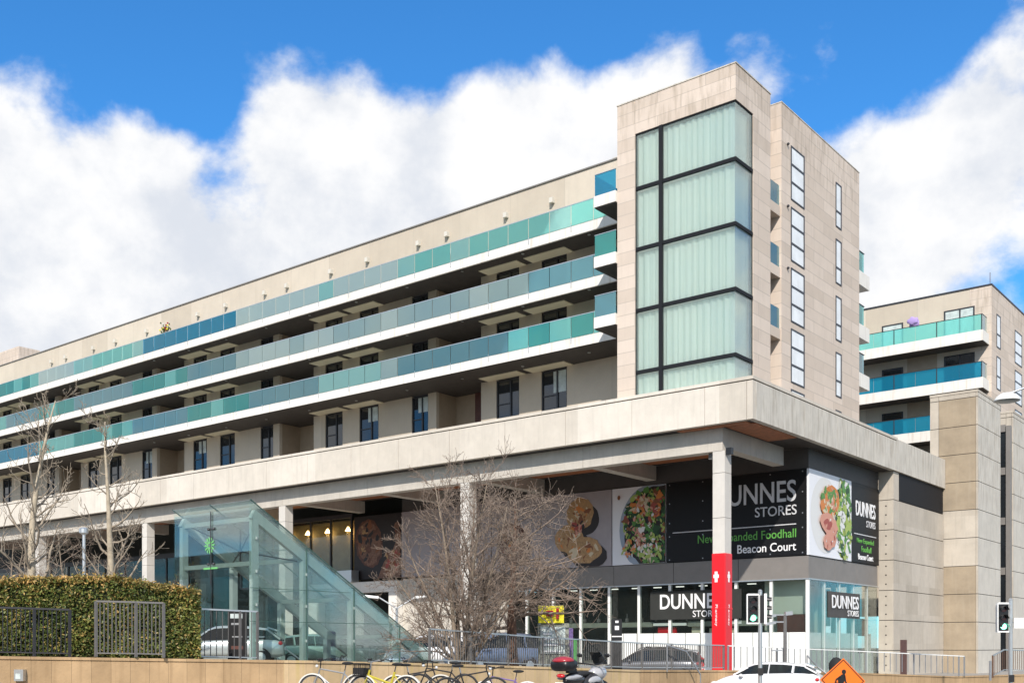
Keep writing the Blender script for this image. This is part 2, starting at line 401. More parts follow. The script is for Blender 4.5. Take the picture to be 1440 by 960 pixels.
def text(s, name, mat, mapf, width=None, height=1., offset=0., parent=None, align='RIGHT', depth=.02, spacing=1.):
    """lettering as real mesh; mapf(u, v, w) -> world"""
    c = bpy.data.curves.new(name, 'FONT'); c.body = s; c.size = 1; c.offset = offset; c.extrude = .5; c.resolution_u = 4; c.space_character = spacing
    t = bpy.data.objects.new(name, c); col.objects.link(t)
    dg = bpy.context.evaluated_depsgraph_get(); me = bpy.data.meshes.new_from_object(t.evaluated_get(dg)); bpy.data.objects.remove(t)
    xs = [v.co.x for v in me.vertices]; ys = [v.co.y for v in me.vertices]; x0, x1 = min(xs), max(xs); y0 = min(ys); y1 = max(ys)
    kx = (width/(x1-x0)) if width else height/(y1-y0); ky = height/(y1-y0)
    o0 = Vector((0,0,0)); q = parent
    while q is not None: o0 = o0+q.location; q = q.parent
    for v in me.vertices:
        u = (v.co.x-x1)*kx if align == 'RIGHT' else ((v.co.x-x0)*kx if align == 'LEFT' else (v.co.x-(x0+x1)/2)*kx)
        v.co = Vector(mapf(u, (v.co.y-y0)*ky, (v.co.z+.5)*depth))-o0
    me.materials.clear(); me.materials.append(M[mat]); me.update()
    o = bpy.data.objects.new(name, me); col.objects.link(o)
    if parent is not None: o.parent = parent
    return o

# ================================================================== SETTING
# ground, street and plaza
g = MB(); g.box(-1500, 1500, -1500, 1500, -3.2, -2.6)
struct(g.build('ground', 'far_ground'))
def P(px, Z, z): v = W(px, Z); return (v.x, v.y, z)
WALL = [(-300, 24.6, -.2), (0, 26, -.24), (399, 28.6, -.37), (440, 29, -.385), (620, 32, -.51), (900, 40, -.88), (1014, 44, -.97), (1200, 50, -1.22), (1345, 54, -1.5), (1475, 58, -1.48)]
road = MB()
def road_z(r):
    return -1.36 if r < -3 else (-1.36-.055*(r+3) if r < 13 else -2.24)
rs = [-60, -30, -14, -3, 1, 5, 9, 13, 30, 70]; fs = [-25, 0, 12, 24, 36, 48, 70]
def cw(r, fwd, z): return (r*CS-fwd*SN, r*SN+fwd*CS, z)
for i in range(len(rs)-1):
    for j in range(len(fs)-1):
        a, b, c_, d = (rs[i], fs[j]), (rs[i+1], fs[j]), (rs[i+1], fs[j+1]), (rs[i], fs[j+1])
        road.quad(*[cw(q[0], q[1], road_z(q[0])) for q in (a, b, c_, d)])
struct(road.build('road', 'asphalt'))
pv = MB()
for i in range(len(WALL)-1):
    (p0, z0, _), (p1, z1, _) = WALL[i], WALL[i+1]
    a, b = W(p0, z0), W(p1, z1); n = Vector((b.y-a.y, -(b.x-a.x), 0)).normalized()
    def rz(q): return road_z(q.x*CS+q.y*SN)+.11
    a2, b2 = a+n*9, b+n*9
    if p1 <= 900:
        pv.hexa([(a2.x,a2.y,rz(a2)-.4),(b2.x,b2.y,rz(b2)-.4),(b.x,b.y,rz(b)-.4),(a.x,a.y,rz(a)-.4)], [(a2.x,a2.y,rz(a2)),(b2.x,b2.y,rz(b2)),(b.x,b.y,rz(b)),(a.x,a.y,rz(a))])
struct(pv.build('pavement', 'paving'))
# the raised plaza behind the wall falls towards the right
def plaza_z(X):
    for (x0, a), (x1, b) in zip([(-400,-.72),(-45,-.72),(-36,-1.0),(-26,-1.62),(-19,-1.75)], [(-45,-.72),(-36,-1.0),(-26,-1.62),(-19,-1.75),(60,-2.0)]):
        if x0 <= X <= x1: return a+(b-a)*(X-x0)/(x1-x0)
    return -2
wp = [W(p, z) for p, z, _ in WALL]
pz = MB()
xs = sorted(set([-140, -110, -90, -70, -45, -38, -32, -28, -25, -23.5, -22, -20.5, -19, -16, -13.6]+[p.x for p in wp if p.x > -60]))
def yfront(X):
    for a, b in zip(wp, wp[1:]):
        if a.x <= X <= b.x: return a.y+(b.y-a.y)*(X-a.x)/(b.x-a.x)
    return wp[0].y-(wp[0].x-X)*1.9 if X < wp[0].x else wp[-1].y
for a, b in zip(xs, xs[1:]):
    pz.quad((a, yfront(a)+.02, plaza_z(a)), (b, yfront(b)+.02, plaza_z(b)), (b, 100, plaza_z(b)), (a, 100, plaza_z(a)))
struct(pz.build('plaza', 'paving'))

# sandstone retaining wall
def wallseg(name, seg, mat, label, th=.32):
    o = W(seg[len(seg)//2][0], seg[len(seg)//2][1]); t = thing(name, label, 'wall', (o.x, o.y, -2.2))
    b = MB(); cpg = MB()
    for (p0, d0, h0), (p1, d1, h1) in zip(seg, seg[1:]):
        a, c = W(p0, d0), W(p1, d1); n = Vector((-(c.y-a.y), (c.x-a.x), 0)).normalized()*th
        b.hexa([(a.x,a.y,-2.9),(c.x,c.y,-2.9),(c.x+n.x,c.y+n.y,-2.9),(a.x+n.x,a.y+n.y,-2.9)], [(a.x,a.y,h0-.07),(c.x,c.y,h1-.07),(c.x+n.x,c.y+n.y,h1-.07),(a.x+n.x,a.y+n.y,h0-.07)])
        e = n.normalized()*.035
        cpg.hexa([(a.x-e.x,a.y-e.y,h0-.068),(c.x-e.x,c.y-e.y,h1-.068),(c.x+n.x+e.x,c.y+n.y+e.y,h1-.068),(a.x+n.x+e.x,a.y+n.y+e.y,h0-.068)],
                 [(a.x-e.x,a.y-e.y,h0),(c.x-e.x,c.y-e.y,h1),(c.x+n.x+e.x,c.y+n.y+e.y,h1),(a.x+n.x+e.x,a.y+n.y+e.y,h0)])
    b.build('wall_body', mat, t); cpg.build('coping', mat, t)
    return t
w1 = wallseg('stone_wall', WALL[:3], 'sandstone', 'low weathered tan sandstone wall below the clipped hedge')
w2 = wallseg('stone_wall', WALL[2:6], 'sandstone_new', 'low yellower sandstone wall running behind the bicycles and motorbike')
w3 = wallseg('stone_wall', WALL[5:], 'sandstone', 'low sandstone wall behind the white hatchback, sloping down to the right')
for seg in ():
    pass
v = W(26, 26.12); b = MB()     # small grey light let into the wall
fr = W(26, 26.04); u = Vector((CS, SN, 0)); nrm = Vector((SN, -CS, 0))
def camplane(o): return lambda a, w_, d=0: (o.x+u.x*a+nrm.x*d, o.y+u.y*a+nrm.y*d, w_)
t = thing('wall_light', 'small square recessed grey light in the face of the low sandstone wall', 'wall light', (fr.x, fr.y, -.7))
mp = camplane(fr)
b.hexa([mp(-.11,-.84),mp(.11,-.84),mp(.11,-.84,-.3),mp(-.11,-.84,-.3)], [mp(-.11,-.56),mp(.11,-.56),mp(.11,-.56,-.3),mp(-.11,-.56,-.3)]); b.build('frame', 'aluminium', t)
b = MB(); b.hexa([mp(-.07,-.79,.01),mp(.05,-.79,.01),mp(.05,-.79,-.02),mp(-.07,-.79,-.02)], [mp(-.07,-.66,.01),mp(.05,-.66,.01),mp(.05,-.66,-.02),mp(-.07,-.66,-.02)]); b.build('lens', 'poster', t)

# ================================================================== MAIN BUILDING
PX, PY = -21.885, 44.62
XL = -118.0
bld = thing('apartment_building', 'long apartment building with teal glass balconies, concrete podium and stone tower with glazed corner', 'apartment building', (-22, 53, -1.6))
BAND0, BAND1 = 10.23, 11.97
# podium band as separate panels with open joints
b = MB()
jx = [PX-.001, onY(1050, PY), onY(991, PY), onY(888.5, PY)]
while jx[-1] > XL: jx.append(jx[-1]-3.98)
for a, c in zip(jx, jx[1:]): b.box(a-.012, c+.012, PY, PY+.3, BAND0, BAND1)
b.build('podium_band', 'podium_concrete', bld)
b = MB()
jy = [PY+.31]+[onX(p, PX) for p in (1131, 1178, 1222, 1260)]+[68.6, 72.3]
for a, c in zip(jy, jy[1:]): b.box(PX-.3, PX-.001, a+.012, c-.012, BAND0, BAND1 if c < 64.5 else BAND1+.12)
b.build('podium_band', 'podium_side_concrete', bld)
b = MB(); b.box(XL, PX-.32, PY+.05, PY+.28, BAND0+.03, BAND1-.02); b.box(PX-.28, PX-.05, PY+.3, 72.28, BAND0+.03, BAND1-.02); b.build('joint_backing', 'joint', bld)
# coping with a shadow gap
b = MB(); b.box(XL, PX-.06, PY+.06, PY+.5, BAND1+.0, BAND1+.05); b.box(PX-.5, PX-.06, PY+.5, 63.5, BAND1, BAND1+.05); b.build('joint_strip', 'joint', bld)
b = MB()
x = PX+.02
while x > XL:
    b.box(x, x-3.96, PY-.03, PY+.62, BAND1+.05, BAND1+.2); x -= 3.98
y = PY+.62
while y < 63:
    b.box(PX-.6, PX+.02, y+.01, min(y+3.0, 63.4), BAND1+.05, BAND1+.2); y += 3.02
b.build('coping', 'podium_concrete', bld)
# podium roof deck and walkway
b = MB(); b.box(XL, PX-.32, PY+.32, 72.3, 11.2, 11.6); b.build('podium_deck', 'paving', bld)
# soffit: brown strip outside the beam, wood panels between beams, dark lining
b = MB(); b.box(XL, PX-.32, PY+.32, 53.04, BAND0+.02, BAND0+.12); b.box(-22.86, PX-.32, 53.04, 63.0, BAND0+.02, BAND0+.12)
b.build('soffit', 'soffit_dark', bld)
b = MB()
cx = -24.35
ct = []
while cx > XL: ct.append(cx); cx -= 7.95
for a, c in zip(ct, ct[1:]): b.box(a-.35, c+.35, 46.1, 52.2, BAND0-.06, BAND0+.01)
b.build('soffit_panels', 'soffit_wood', bld)
b = MB(); b.box(-26, -22.4, PY+.36, PY+.82, BAND0-.03, BAND0+.015); b.box(-23.7, -22.2, PY+.9, 50, BAND0-.03, BAND0+.015); b.build('soffit_panels', 'soffit_wood', bld)
# edge beam, in lengths, and cross beams
BX, BY = -23.86, 45.48
b = MB(); x = BX
while x > XL: b.box(x-.0, x-7.93, BY, BY+.62, 9.14, BAND0-.002); x -= 7.95
b.box(BX-.6, BX+.001, BY+.63, 52.13, 9.3, BAND0-.002)
b.build('edge_beam', 'beam_concrete', bld)
b = MB()
for x in ct[1:]: b = MB(); b.box(x-.32, x+.32, BY+.63, 53.0, 9.42, BAND0-.004); b.build('cross_beam', 'beam_concrete', bld)
for i, p in enumerate((1012, 654, 398, 207, 58)):
    x = -24.02-15.82*i
    b = MB(); 
    for a, c in ((-3, 3.0), (3.02, 6.0), (6.02, 8.1), (8.12, 9.139)): b.box(x-.36, x+.27, BY+.02, BY+.66, a, c)
    b.build('column', 'column_concrete', bld)
    b = MB(); b.box(x-.34, x+.25, BY+.04, BY+.64, -3, 9.1); b.build('joint_backing', 'joint', bld)
b = MB(); b.box(x0 := -23.72, -23.45, BY+.05, BY+.3, 8.95, 9.25); b.build('spotlight', 'black', bld)
b = MB(); b.box(-24.75, -24.5, BY+.3, BY+.55, 8.85, 9.12); b.build('spotlight', 'galv', bld)

# ---------- apartments
YS, YW = 47.2, 50.0
XR = -29.5
b = MB(); b.box(XL, -30.0, 48.8, 49.05, 22.63, 26.16); b.build('top_wall', 'top_wall', bld)
b = MB(); b.box(XL, -29.6, 48.72, 49.3, 26.16, 26.23); b.build('roof_coping', 'fascia_grey', bld)
b = MB(); b.box(XL, -30, 49.06, 62, 26.0, 26.1); b.build('roof', 'paving', bld)
slabs = []
for k, z in enumerate((16.0, 19.0, 22.0)):
    b = MB(); x = -30.1
    up = (0, .42, .42)[k]
    b.box(XL, -30.0, YS+.12, YW+2.4, z+.06+up, z+.535)
    if up: b.box(XL, -30.0, YS+.021, YS+.119, z+.002, z+.535)
    while x > XL: b.box(x-.006, x-5.79+.006, YS-.005, YS+.02, z, z+.54); x -= 5.8
    s = b.build('balcony_slab', 'slab_white', bld); slabs.append(s)
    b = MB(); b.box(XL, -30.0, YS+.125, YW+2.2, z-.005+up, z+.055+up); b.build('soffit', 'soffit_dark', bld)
    # rust stains are drips of iron salts below the posts
def tone(k, px):
    T = [ [(838,'rail_teal'),(590,'rail_pale'),(333,'rail_blue'),(208,'rail_teal'),(107,'rail_pale'),(50,'rail_teal_deep'),(-400,'rail_teal')],
          [(838,'rail_slate'),(750,'rail_grey'),(330,'rail_slate'),(262,'rail_teal_deep'),(180,'rail_slate'),(105,'rail_teal_deep'),(58,'rail_slate'),(10,'rail_teal_deep'),(-400,'rail_blue')],
          [(838,'rail_teal_deep'),(705,'rail_slate'),(560,'rail_grey'),(540,'rail_teal'),(450,'rail_slate'),(350,'rail_teal_deep'),(258,'rail_slate'),(180,'rail_teal_deep'),(60,'rail_blue'),(-400,'rail_teal_deep')]][2-k]
    cur = T[0][1]
    for (p, t_), nx in zip(T, T[1:]+[(-9999, '')]):
        if nx[0] < px <= p: return t_
    return cur
proto = {}
for k, z in enumerate((16.62, 19.62, 22.62)):
    x = -30.86; n = 0; rest = MB(); restm = []
    rail = MB(); rail.box(XL, -30.86, YS-.035, YS+.005, z+1.02, z+1.06)
    xx = -30.86
    while xx > XL: rail.box(xx-.02, xx+.02, YS-.045, YS-.006, z-.38, z-.02); xx -= 2.9
    rail.build('handrail', 'aluminium', slabs[k])
    mats = ['rail_aqua','rail_teal','rail_teal_deep','rail_blue','rail_slate','rail_pale','rail_grey']
    while x > XL:
        x2 = x-1.45; mx_ = (x+x2)/2
        r_ = mx_*CS+YS*SN; f_ = -mx_*SN+YS*CS; px = 720+FPX*r_/f_
        mt = tone(k, px)
        if rnd.random() < .35: mt = {'rail_teal':'rail_aqua','rail_pale':rnd.choice(['rail_pale','rail_aqua']),'rail_grey':'rail_pale','rail_slate':'rail_slate','rail_teal_deep':'rail_teal','rail_blue':'rail_blue'}[mt]
        if n < 33:
            b = MB(); b.box(x-.02, x2+.02, YS-.03, YS-.016, z-.09, z+1.02); b.build('glass_panel', mt, slabs[k])
        else: rest.box(x-.012, x2+.012, YS-.03, YS-.016, z-.09, z+1.02, mats.index(mt))
        x = x2; n += 1
    o = rest.build('glass_panel', mats, slabs[k]); o['kind'] = 'stuff'
# floors' back wall with recessed entrances
BAY = 15.3
floors = ((11.7, 16.0), (16.57, 19.42), (19.57, 22.42))
for fi, (z0, z1) in enumerate(floors):
    
    zt = z1-.01
    xe = -29.8; b = MB(); b.box(xe, -36.08, YW, YW+.25, z0, zt); b.build('back_wall', 'render_wall', bld)
    for q in range(6):
        o = -BAY*q
        def seg(a, c):
            if c+o > XL: b = MB(); b.box(a+o, c+o, YW, YW+.25, z0, zt); b.build('back_wall', 'render_wall', bld)
        seg(-37.9, -39.55); seg(-41.3, -42.5); seg(-46.2, -46.9); seg(-48.34, -51.38)
        if -46+o > XL:
            zs = 13.5 if fi == 0 else z0
            for a, c in ((-36.08,-37.9),(-39.55,-41.3),(-46.9,-48.34)):
                if z0 < 13: b = MB(); b.box(a+o, c+o, YW, YW+.25, z0, 13.62); b.build('window_apron', 'render_wall', bld)
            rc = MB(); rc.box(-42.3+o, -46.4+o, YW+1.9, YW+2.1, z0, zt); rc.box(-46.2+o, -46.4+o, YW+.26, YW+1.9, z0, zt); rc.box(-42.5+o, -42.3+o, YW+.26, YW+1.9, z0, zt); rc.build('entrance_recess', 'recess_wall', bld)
            dr = MB(); dr.box(-42.52+o, -44.55+o, YW+1.82, YW+1.89, z0, zt); dr.build('entrance_screen', 'entrance_brown', bld)
        if fi == 0 or True:
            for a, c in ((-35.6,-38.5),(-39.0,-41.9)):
                if c+o > XL: pn = MB(); pn.box(a+o, c+o, YW-.95, YW-.01, z1-.045, z1-.006); pn.build('soffit_glow_panel', 'glow_display_cream', bld)  # painted glow: cream sheets in place of light reflected onto the soffit
wm = {}
def window(x0, x1, z0, z1, split=.6):
    key = (round(x0-x1, 2), round(z1-z0, 2), split)
    if key not in wm:
        w_ = x0-x1; h = z1-z0; f = MB(); t_ = .07
        f.box(-w_, 0, 0, .12, 0, t_); f.box(-w_, 0, 0, .12, h-t_, h); f.box(-w_, -w_+t_, .0, .12, t_, h-t_); f.box(-t_, 0, 0, .12, t_, h-t_)
        f.box(-w_*(1-split)-.05, -w_*(1-split)+.05, 0, .12, t_, h-t_); f.box(-w_+t_, -w_*(1-split)-.05, .02, .12, h*.36, h*.36+.06)
        fo = f.build('window', 'frame_dark', bld, local=True)
        p = MB(); p.box(-w_+.04, -.04, .07, .09, .04, h-.04); po = p.build('pane', 'window_glass', fo, local=True)
        c = MB()
        if rnd.random() < .8: c.box(-w_+.08, -w_*(1-split)-.08, .05, .068, h*.5, h-.09)
        fo.location = (0,0,0); wm[key] = (fo.data, po.data)
        bpy.data.objects.remove(po); bpy.data.objects.remove(fo)
    a, c = wm[key]
    fo = bpy.data.objects.new('window', a); col.objects.link(fo); fo.parent = bld; fo.location = Vector((x0, YW+.05, z0))-bld.location
    po = bpy.data.objects.new('pane', c); col.objects.link(po); po.parent = fo
for q in range(5):
    for a, c in ((-36.08,-37.9),(-39.55,-41.3),(-46.9,-48.34)):
        if a-BAY*q < XL+1: continue
        for fi, (z0, z1) in enumerate(floors):
            window(a-BAY*q, c-BAY*q, 13.62 if fi == 0 else z0, z1-.1)
# blinds hung inside a few ground row windows, ceiling spots, wall lights
for x in (-36.2, -46.95, -51.55, -70.4, -77.6): b = MB(); b.box(x, x-.9, YW+.1, YW+.11, 14.6 if x > -40 else 14.9, 15.85); b.build('blind', 'poster', bld)
for k, z in enumerate((16.0, 19.0, 22.0)):
    for q in range(10):
        b = MB(); b.lathe((-33.5-4.6*q, 48.5, z-.035+(0, .42, .42)[k]), [(.09, 0), (.09, .03)], 12); b.build('ceiling_light', 'aluminium', bld)
for x in (-36.16,-39.5,-44.12,-46.51,-51.08,-54.57,-59.1,-61.51,-66.02,-69.43,-73.79,-76.23,-80.75,-84.11,-88.58,-90.98):
    b = MB(); b.box(x-.12, x+.12, 48.56, 48.799, 24.87, 25.15); b.box(x-.09, x+.09, 48.5, 48.56, 24.84, 24.9); b.build('wall_lamp', 'lamp_body', bld)
# party screens behind the top rail
b = MB()
for x in (-35.2, -43, -50.5, -58.5, -66, -74, -82, -90): b.box(x-.05, x+.05, 47.35, 48.79, 22.63, 23.6)
b.build('terrace_screen', 'slab_white', bld)
# far end block on the roof
b = MB(); b.box(-135, -100.2, 50.4, 52.5, 22, 28.35); b.build('end_block', 'tower_stone', bld)

# ---------- corner balconies left of tower
for z in (16.4, 19.45, 22.5):
    z -= .45
    b = MB(); b.box(-30.83, -29.53, 45.05, 48.6, z+.05, z+.6); s = b.build('balcony_slab', 'slab_white', bld)
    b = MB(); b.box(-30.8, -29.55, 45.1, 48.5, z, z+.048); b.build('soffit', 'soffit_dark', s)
    b = MB(); b.box(-30.8, -29.55, 45.1, 45.12, z+.6, z+1.68); b.box(-30.8, -30.78, 45.13, 48.4, z+.6, z+1.68); b.build('glass_panel', {15.95:'rail_slate'}.get(round(z,2), 'rail_teal_deep' if z < 20 else 'rail_blue'), s)
    b = MB(); b.box(-30.82, -29.53, 45.08, 45.14, z+1.68, z+1.71); b.build('handrail', 'aluminium', s)

# ---------- stone tower with glazed corner
TX, TY = -23.04, 45.2
TL = -29.52
gX, gY = -28.48, 47.0          # glazing limits
zt, zg = 26.83, 25.17
b = MB()
b.box(TL, gX, TY, TY+.4, 11.6, zt)                      # left pier
b.box(gX+.001, TX-.4, TY, TY+.4, zg, zt-.001)                   # head, front
b.box(TX-.4+.001, TX, TY, 48.85, zg, zt)                     # head, side
b.box(TX-.399, TX, gY, 48.85, 11.6, zg-.001)             # side pier
b.box(TL, TX-.401, 48.45, 48.849, 11.6, zt-.002)
b.box(TL, TL+.3, TY+.401, 48.449, 11.6, zt-.003); b.box(TL+.3, TX-.4, TY+.4, 48.45, zt-.4, zt-.1)
b.build('tower_wall', 'tower_stone', bld)
b = MB(); b.box(TL-.03, TX+.03, TY-.03, TY+.32, zt+.003, zt+.06); b.box(TX-.32, TX+.03, TY+.321, 48.88, zt+.003, zt+.06); b.build('tower_coping', 'podium_side_concrete', bld)
rows = [25.17, 22.46, 19.48, 16.47, 13.44, 11.9]
mull = onY(929, TY)
fr = MB()
fr.box(mull-.1, mull+.1, TY-.03, TY+.14, 11.7, zg)
fr.box(gX, gX+.05, TY+.04, TY+.2, 11.7, zg); fr.box(gX+.051, TX-.06, TY+.04, TY+.2, zg-.07, zg-.002)
fr.box(TX-.2, TX-.04, TY+.05, gY, zg-.07, zg-.002); fr.box(TX-.2, TX-.04, gY-.05, gY-.001, 11.7, zg-.071)
for z in rows[1:5]:
    fr.box(gX+.051, mull-.111, TY-.01, TY+.15, z-.08, z+.08); fr.box(mull+.111, TX-.151, TY-.01, TY+.15, z-.08, z+.08); fr.box(TX-.15, TX+.01, TY-.01, gY-.051, z-.08, z+.08)
    
tf = fr.build('window_frame', 'dark_metal', bld)

for a, c in zip(rows, rows[1:]):
    b = MB(); b.box(gX+.06, mull-.112, TY+.05, TY+.07, c+.0, a-.1); b.build('pane', 'tower_glass', tf)
    b = MB(); b.box(mull+.112, TX-.071, TY+.05, TY+.07, c, a-.1); b.box(TX-.07, TX-.05, TY+.05, gY-.06, c, a-.1); b.build('pane', 'tower_glass', tf)
    # pleated curtains: a zigzag hung from the slab, with the slab edge and ceiling light line behind
    z0, z1 = c+.12, a-.14
    cu = MB(); s = .34; x = gX+.08; k = 0; pts = []
    while x < TX-.3: pts.append((x, TY+.2+(.10 if k % 2 else 0)+.02*math.sin(k*1.7))); x += s*(.85+.3*rnd.random())*.5; k += 1
    y = TY+.3
    while y < gY-.05: pts.append((TX-.2-(.08 if k % 2 else 0), y)); y += s*.5; k += 1
    for (xa, ya), (xb, yb) in zip(pts, pts[1:]): cu.quad((xa,ya,z0), (xb,yb,z0), (xb,yb,z1), (xa,ya,z1))
    cu.build('curtain', 'pleated_curtain', tf)
b = MB()
for z in rows[1:5]: b.box(TL+.3, TX-.45, TY+.32, 48.4, z-.2, z+.1)
b.build('floor_slab', 'white_paint', bld)
# slot with small balconies, rear block
RY0, RY1, RZ = 50.1, 60.39, 26.95
b = MB(); b.box(-33, TX, RY0, RY1, 11.6, RZ-.001)
wb = b
b.build('rear_block', 'tower_stone', bld)
b = MB(); b.box(-25.0, -24.7, 48.86, 50.09, 11.6, 26.4); b.build('slot_wall', 'tower_stone', bld)
b = MB(); b.box(-33.02, TX+.02, RY0-.02, RY0+.3, RZ, RZ+.05); b.box(TX-.3, TX+.02, RY0+.301, RY1+.02, RZ, RZ+.05); b.build('tower_coping', 'podium_side_concrete', bld)
for z in (15.2, 18.25, 21.3):
    b = MB(); b.box(-24.69, -23.1, 48.87, 50.08, z, z+.5); s = b.build('balcony_slab', 'tower_stone', bld)
    b = MB(); b.box(-23.18, -23.16, 48.87, 50.08, z+.5, z+1.55); b.build('glass_panel', 'rail_slate', s)
def side_window(y0, y1, z0, z1, bars, x=TX, nm='blind_white', parent=bld):
    t_ = .07; d = .03
    f = MB(); f.box(x-.05, x+d, y0, y1, z0, z0+t_); f.box(x-.05, x+d, y0, y1, z1-t_, z1); f.box(x-.05, x+d, y0, y0+t_, z0+t_, z1-t_); f.box(x-.05, x+d, y1-t_*1.5, y1, z0+t_, z1-t_)
    for q in bars: zz = z0+(z1-z0)*q; f.box(x-.05, x+d, y0+t_, y1-t_*1.5, zz-.05, zz+.05)
    o = f.build('window', 'frame_dark', parent); p = MB(); p.box(x-.04, x+.008, y0+.05, y1-.07, z0+.05, z1-.05); p.build('pane', nm, o)
for z in (25.2, 22.12, 19.06, 16.0): side_window(51.18, 52.82, z-2.72, z, (.33, .66)); 
side_window(51.18, 52.82, 11.7, 12.95, (.4,))
for z in (25.3, 22.22, 19.12, 16.05): side_window(56.94, 57.75, z-2.42, z, (.36,))
for z in (25.6, 22.5, 19.4):
    b = MB(); b.blob((TX+.06, 50.75, z-.5), .07); b.build('vent_pipe', 'frame_dark', bld)
b = MB(); b.box(TX-.02, TX+.02, 56.94, 57.75, 12.55, 12.9); b.build('vent', 'frame_dark', bld)
b = MB(); b.tube([(TX+.12, 53, 12.35), (TX+.12, 60, 12.35)], .035, 6)
for y in (53.5, 54.5, 55.2, 57, 58.6): b.box(TX+.001, TX+.16, y, y+.12, 12.3, 12.5)
b.build('pipe_run', 'steel_grey', bld)
# balconies past the rear block
for i, z in enumerate((14.9, 17.7, 20.75)):
    b = MB(); b.box(-26, -23.15, RY1+.01, RY1+1.9, z, z+.8); s = b.build('balcony_slab', 'slab_white', bld)
    b = MB(); b.box(-23.25, -23.23, RY1+.01, RY1+1.2, z+.8, z+1.95); b.build('glass_panel', ('rail_slate','rail_teal','rail_teal')[i], s)
    b = MB(); b.box(-23.27, -23.2, RY1+.01, RY1+1.25, z+1.95, z+1.99); b.build('handrail', 'frame_dark', s)

# ---------- shop under the podium
SX, SY = -22.9, 53.04
FZ0, FZ1, BZ1 = 3.52, 4.68, 9.2
b = MB(); b.box(-52.2, SX, SY, SY+.25, BZ1, BAND0); b.box(SX-.25, SX-.001, SY+.251, 63.0, BZ1, BAND0)
b.build('upper_cladding', 'dark_cladding', bld)
b = MB(); b.box(-52.2, SX-.26, SY+.08, SY+.3, FZ1, BZ1); b.box(SX-.25, SX-.08, SY+.1, 63.0, FZ1, BZ1-.001); b.build('cladding_backing', 'dark_cladding', bld)
b = MB(); x = SX
while x > -43: b.box(x, x-3.97, SY, SY+.22, FZ0, FZ1); x -= 4.0
y = SY+.23
while y < 62.9: b.box(SX-.22, SX-.001, y, min(y+3.2, 63.0)-.02, FZ0, FZ1); y += 3.22
b.build('fascia', 'fascia_grey', bld)
b = MB(); b.box(-43.0, SX+.03, SY-.03, SY+.2, FZ0-.06, FZ0-.001); b.box(SX-.2, SX+.03, SY+.2, 63.0, FZ0-.06, FZ0-.001)
b.build('fascia_trim', 'aluminium', bld)
GB = -1.9
fr = MB()
mx_ = [SX-.06-2.05*i for i in range(10)]
for i, x in enumerate(mx_):
    if i == 0: fr.box(x-.1, x+.06, SY, SY+.16, GB, FZ0-.061)
    else: fr.box(x-.09, x+.09, SY+.06, SY+.2, GB, FZ0-.061)
for i in range(1, 5):
    fr.box(SX-.2, SX-.06, SY+2.05*i+.25-.09, SY+2.05*i+.25+.09, GB, FZ0-.061)
sf = fr.build('shopfront_frame', 'white_paint', bld)
for a, c in zip(mx_, mx_[1:]): b = MB(); b.box(a-.1, c+.1, SY+.03, SY+.045, GB, FZ0-.07); b.build('pane', 'shop_glass', sf)
for i in range(5):
    y0 = SY+.2+2.05*i; b = MB(); b.box(SX-.045, SX-.03, y0, min(y0+1.95, 62.9), GB, FZ0-.07); b.build('pane', 'shop_glass', sf)
# interior
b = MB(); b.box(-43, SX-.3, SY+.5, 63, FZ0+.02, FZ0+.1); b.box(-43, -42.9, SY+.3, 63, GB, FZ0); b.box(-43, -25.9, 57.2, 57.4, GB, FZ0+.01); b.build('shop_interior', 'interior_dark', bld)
b = MB(); b.box(-43, SX-.3, SY+.3, 63, GB-.02, GB+.02); b.build('shop_floor', 'interior_floor', bld)
b = MB(); b.box(-25.8, -23.5, 54.0, 54.1, 1.7, FZ0); b.box(-25.85, -25.75, 54.1, 62, GB, FZ0-.02); b.build('shop_partition', 'interior_pale', bld)
b = MB(); b.box(-24.9, -23.3, 53.6, 53.7, .7, 1.68); b.box(-23.6, -23.4, 61.2, 62.6, .6, 1.6); b.build('shop_display', 'entrance_brown', bld)
b = MB(); b.box(-25.6, -23.4, 53.95, 54.05, .72, .76); b.build('display_shelf', 'tan_concrete', bld)
b = MB()
for x in [-25.6-1.53*i for i in range(11)]:
    for y in (55.6,):
        b.box(x, x-.5, y, y+.12, FZ0-.05, FZ0)
b.build('ceiling_light', 'lamp_white', bld)
b = MB(); b.box(-40.5, -32.4, SY+.24, SY+.42, 1.1, 1.38); b.box(-30.1, -24.9, SY+.24, SY+.42, 1.1, 1.38); b.build('service_duct', 'kiosk_green', bld)
b = MB(); b.box(-32.35, -30.2, SY+.24, SY+.4, 1.16, 1.32); b.box(-28.4, -26.8, SY+.2, SY+.23, 1.2, 1.4); b.build('display_rail', 'white_paint', bld)
b = MB()
for x in [-26.2-1.0*i for i in range(13)]: b.box(x-.08, x+.08, SY+.3, SY+.42, 1.42, 1.62); b.tube([(x, SY+.36, 1.38), (x, SY+.36, 1.9)], .02, 5)
b.build('display_spotlight', 'galv', bld)
b = MB()
for a, c in zip(mx_, mx_[1:]):
    if c < -37: continue
    b.box(a-.12, (a+c)/2+.02, SY+.012, SY+.026, GB+.05, .73); b.box((a+c)/2-.02, c+.12, SY+.012, SY+.026, GB+.05, .73)
for i in range(5):
    y0 = SY+.35+2.05*i
    b.box(SX-.28, SX-.24, y0, y0+.9, GB+.05, .72); b.box(SX-.28, SX-.24, y0+.94, min(y0+1.85, 62.9), GB+.05, .72 if i < 3 else -.4)
b.build('window_screen', 'white_panel', bld)
b = MB(); b.box(-32.2, -31.0, SY+.5, SY+.6, .75, 1.08); b.build('window_display', 'red_vinyl', bld)
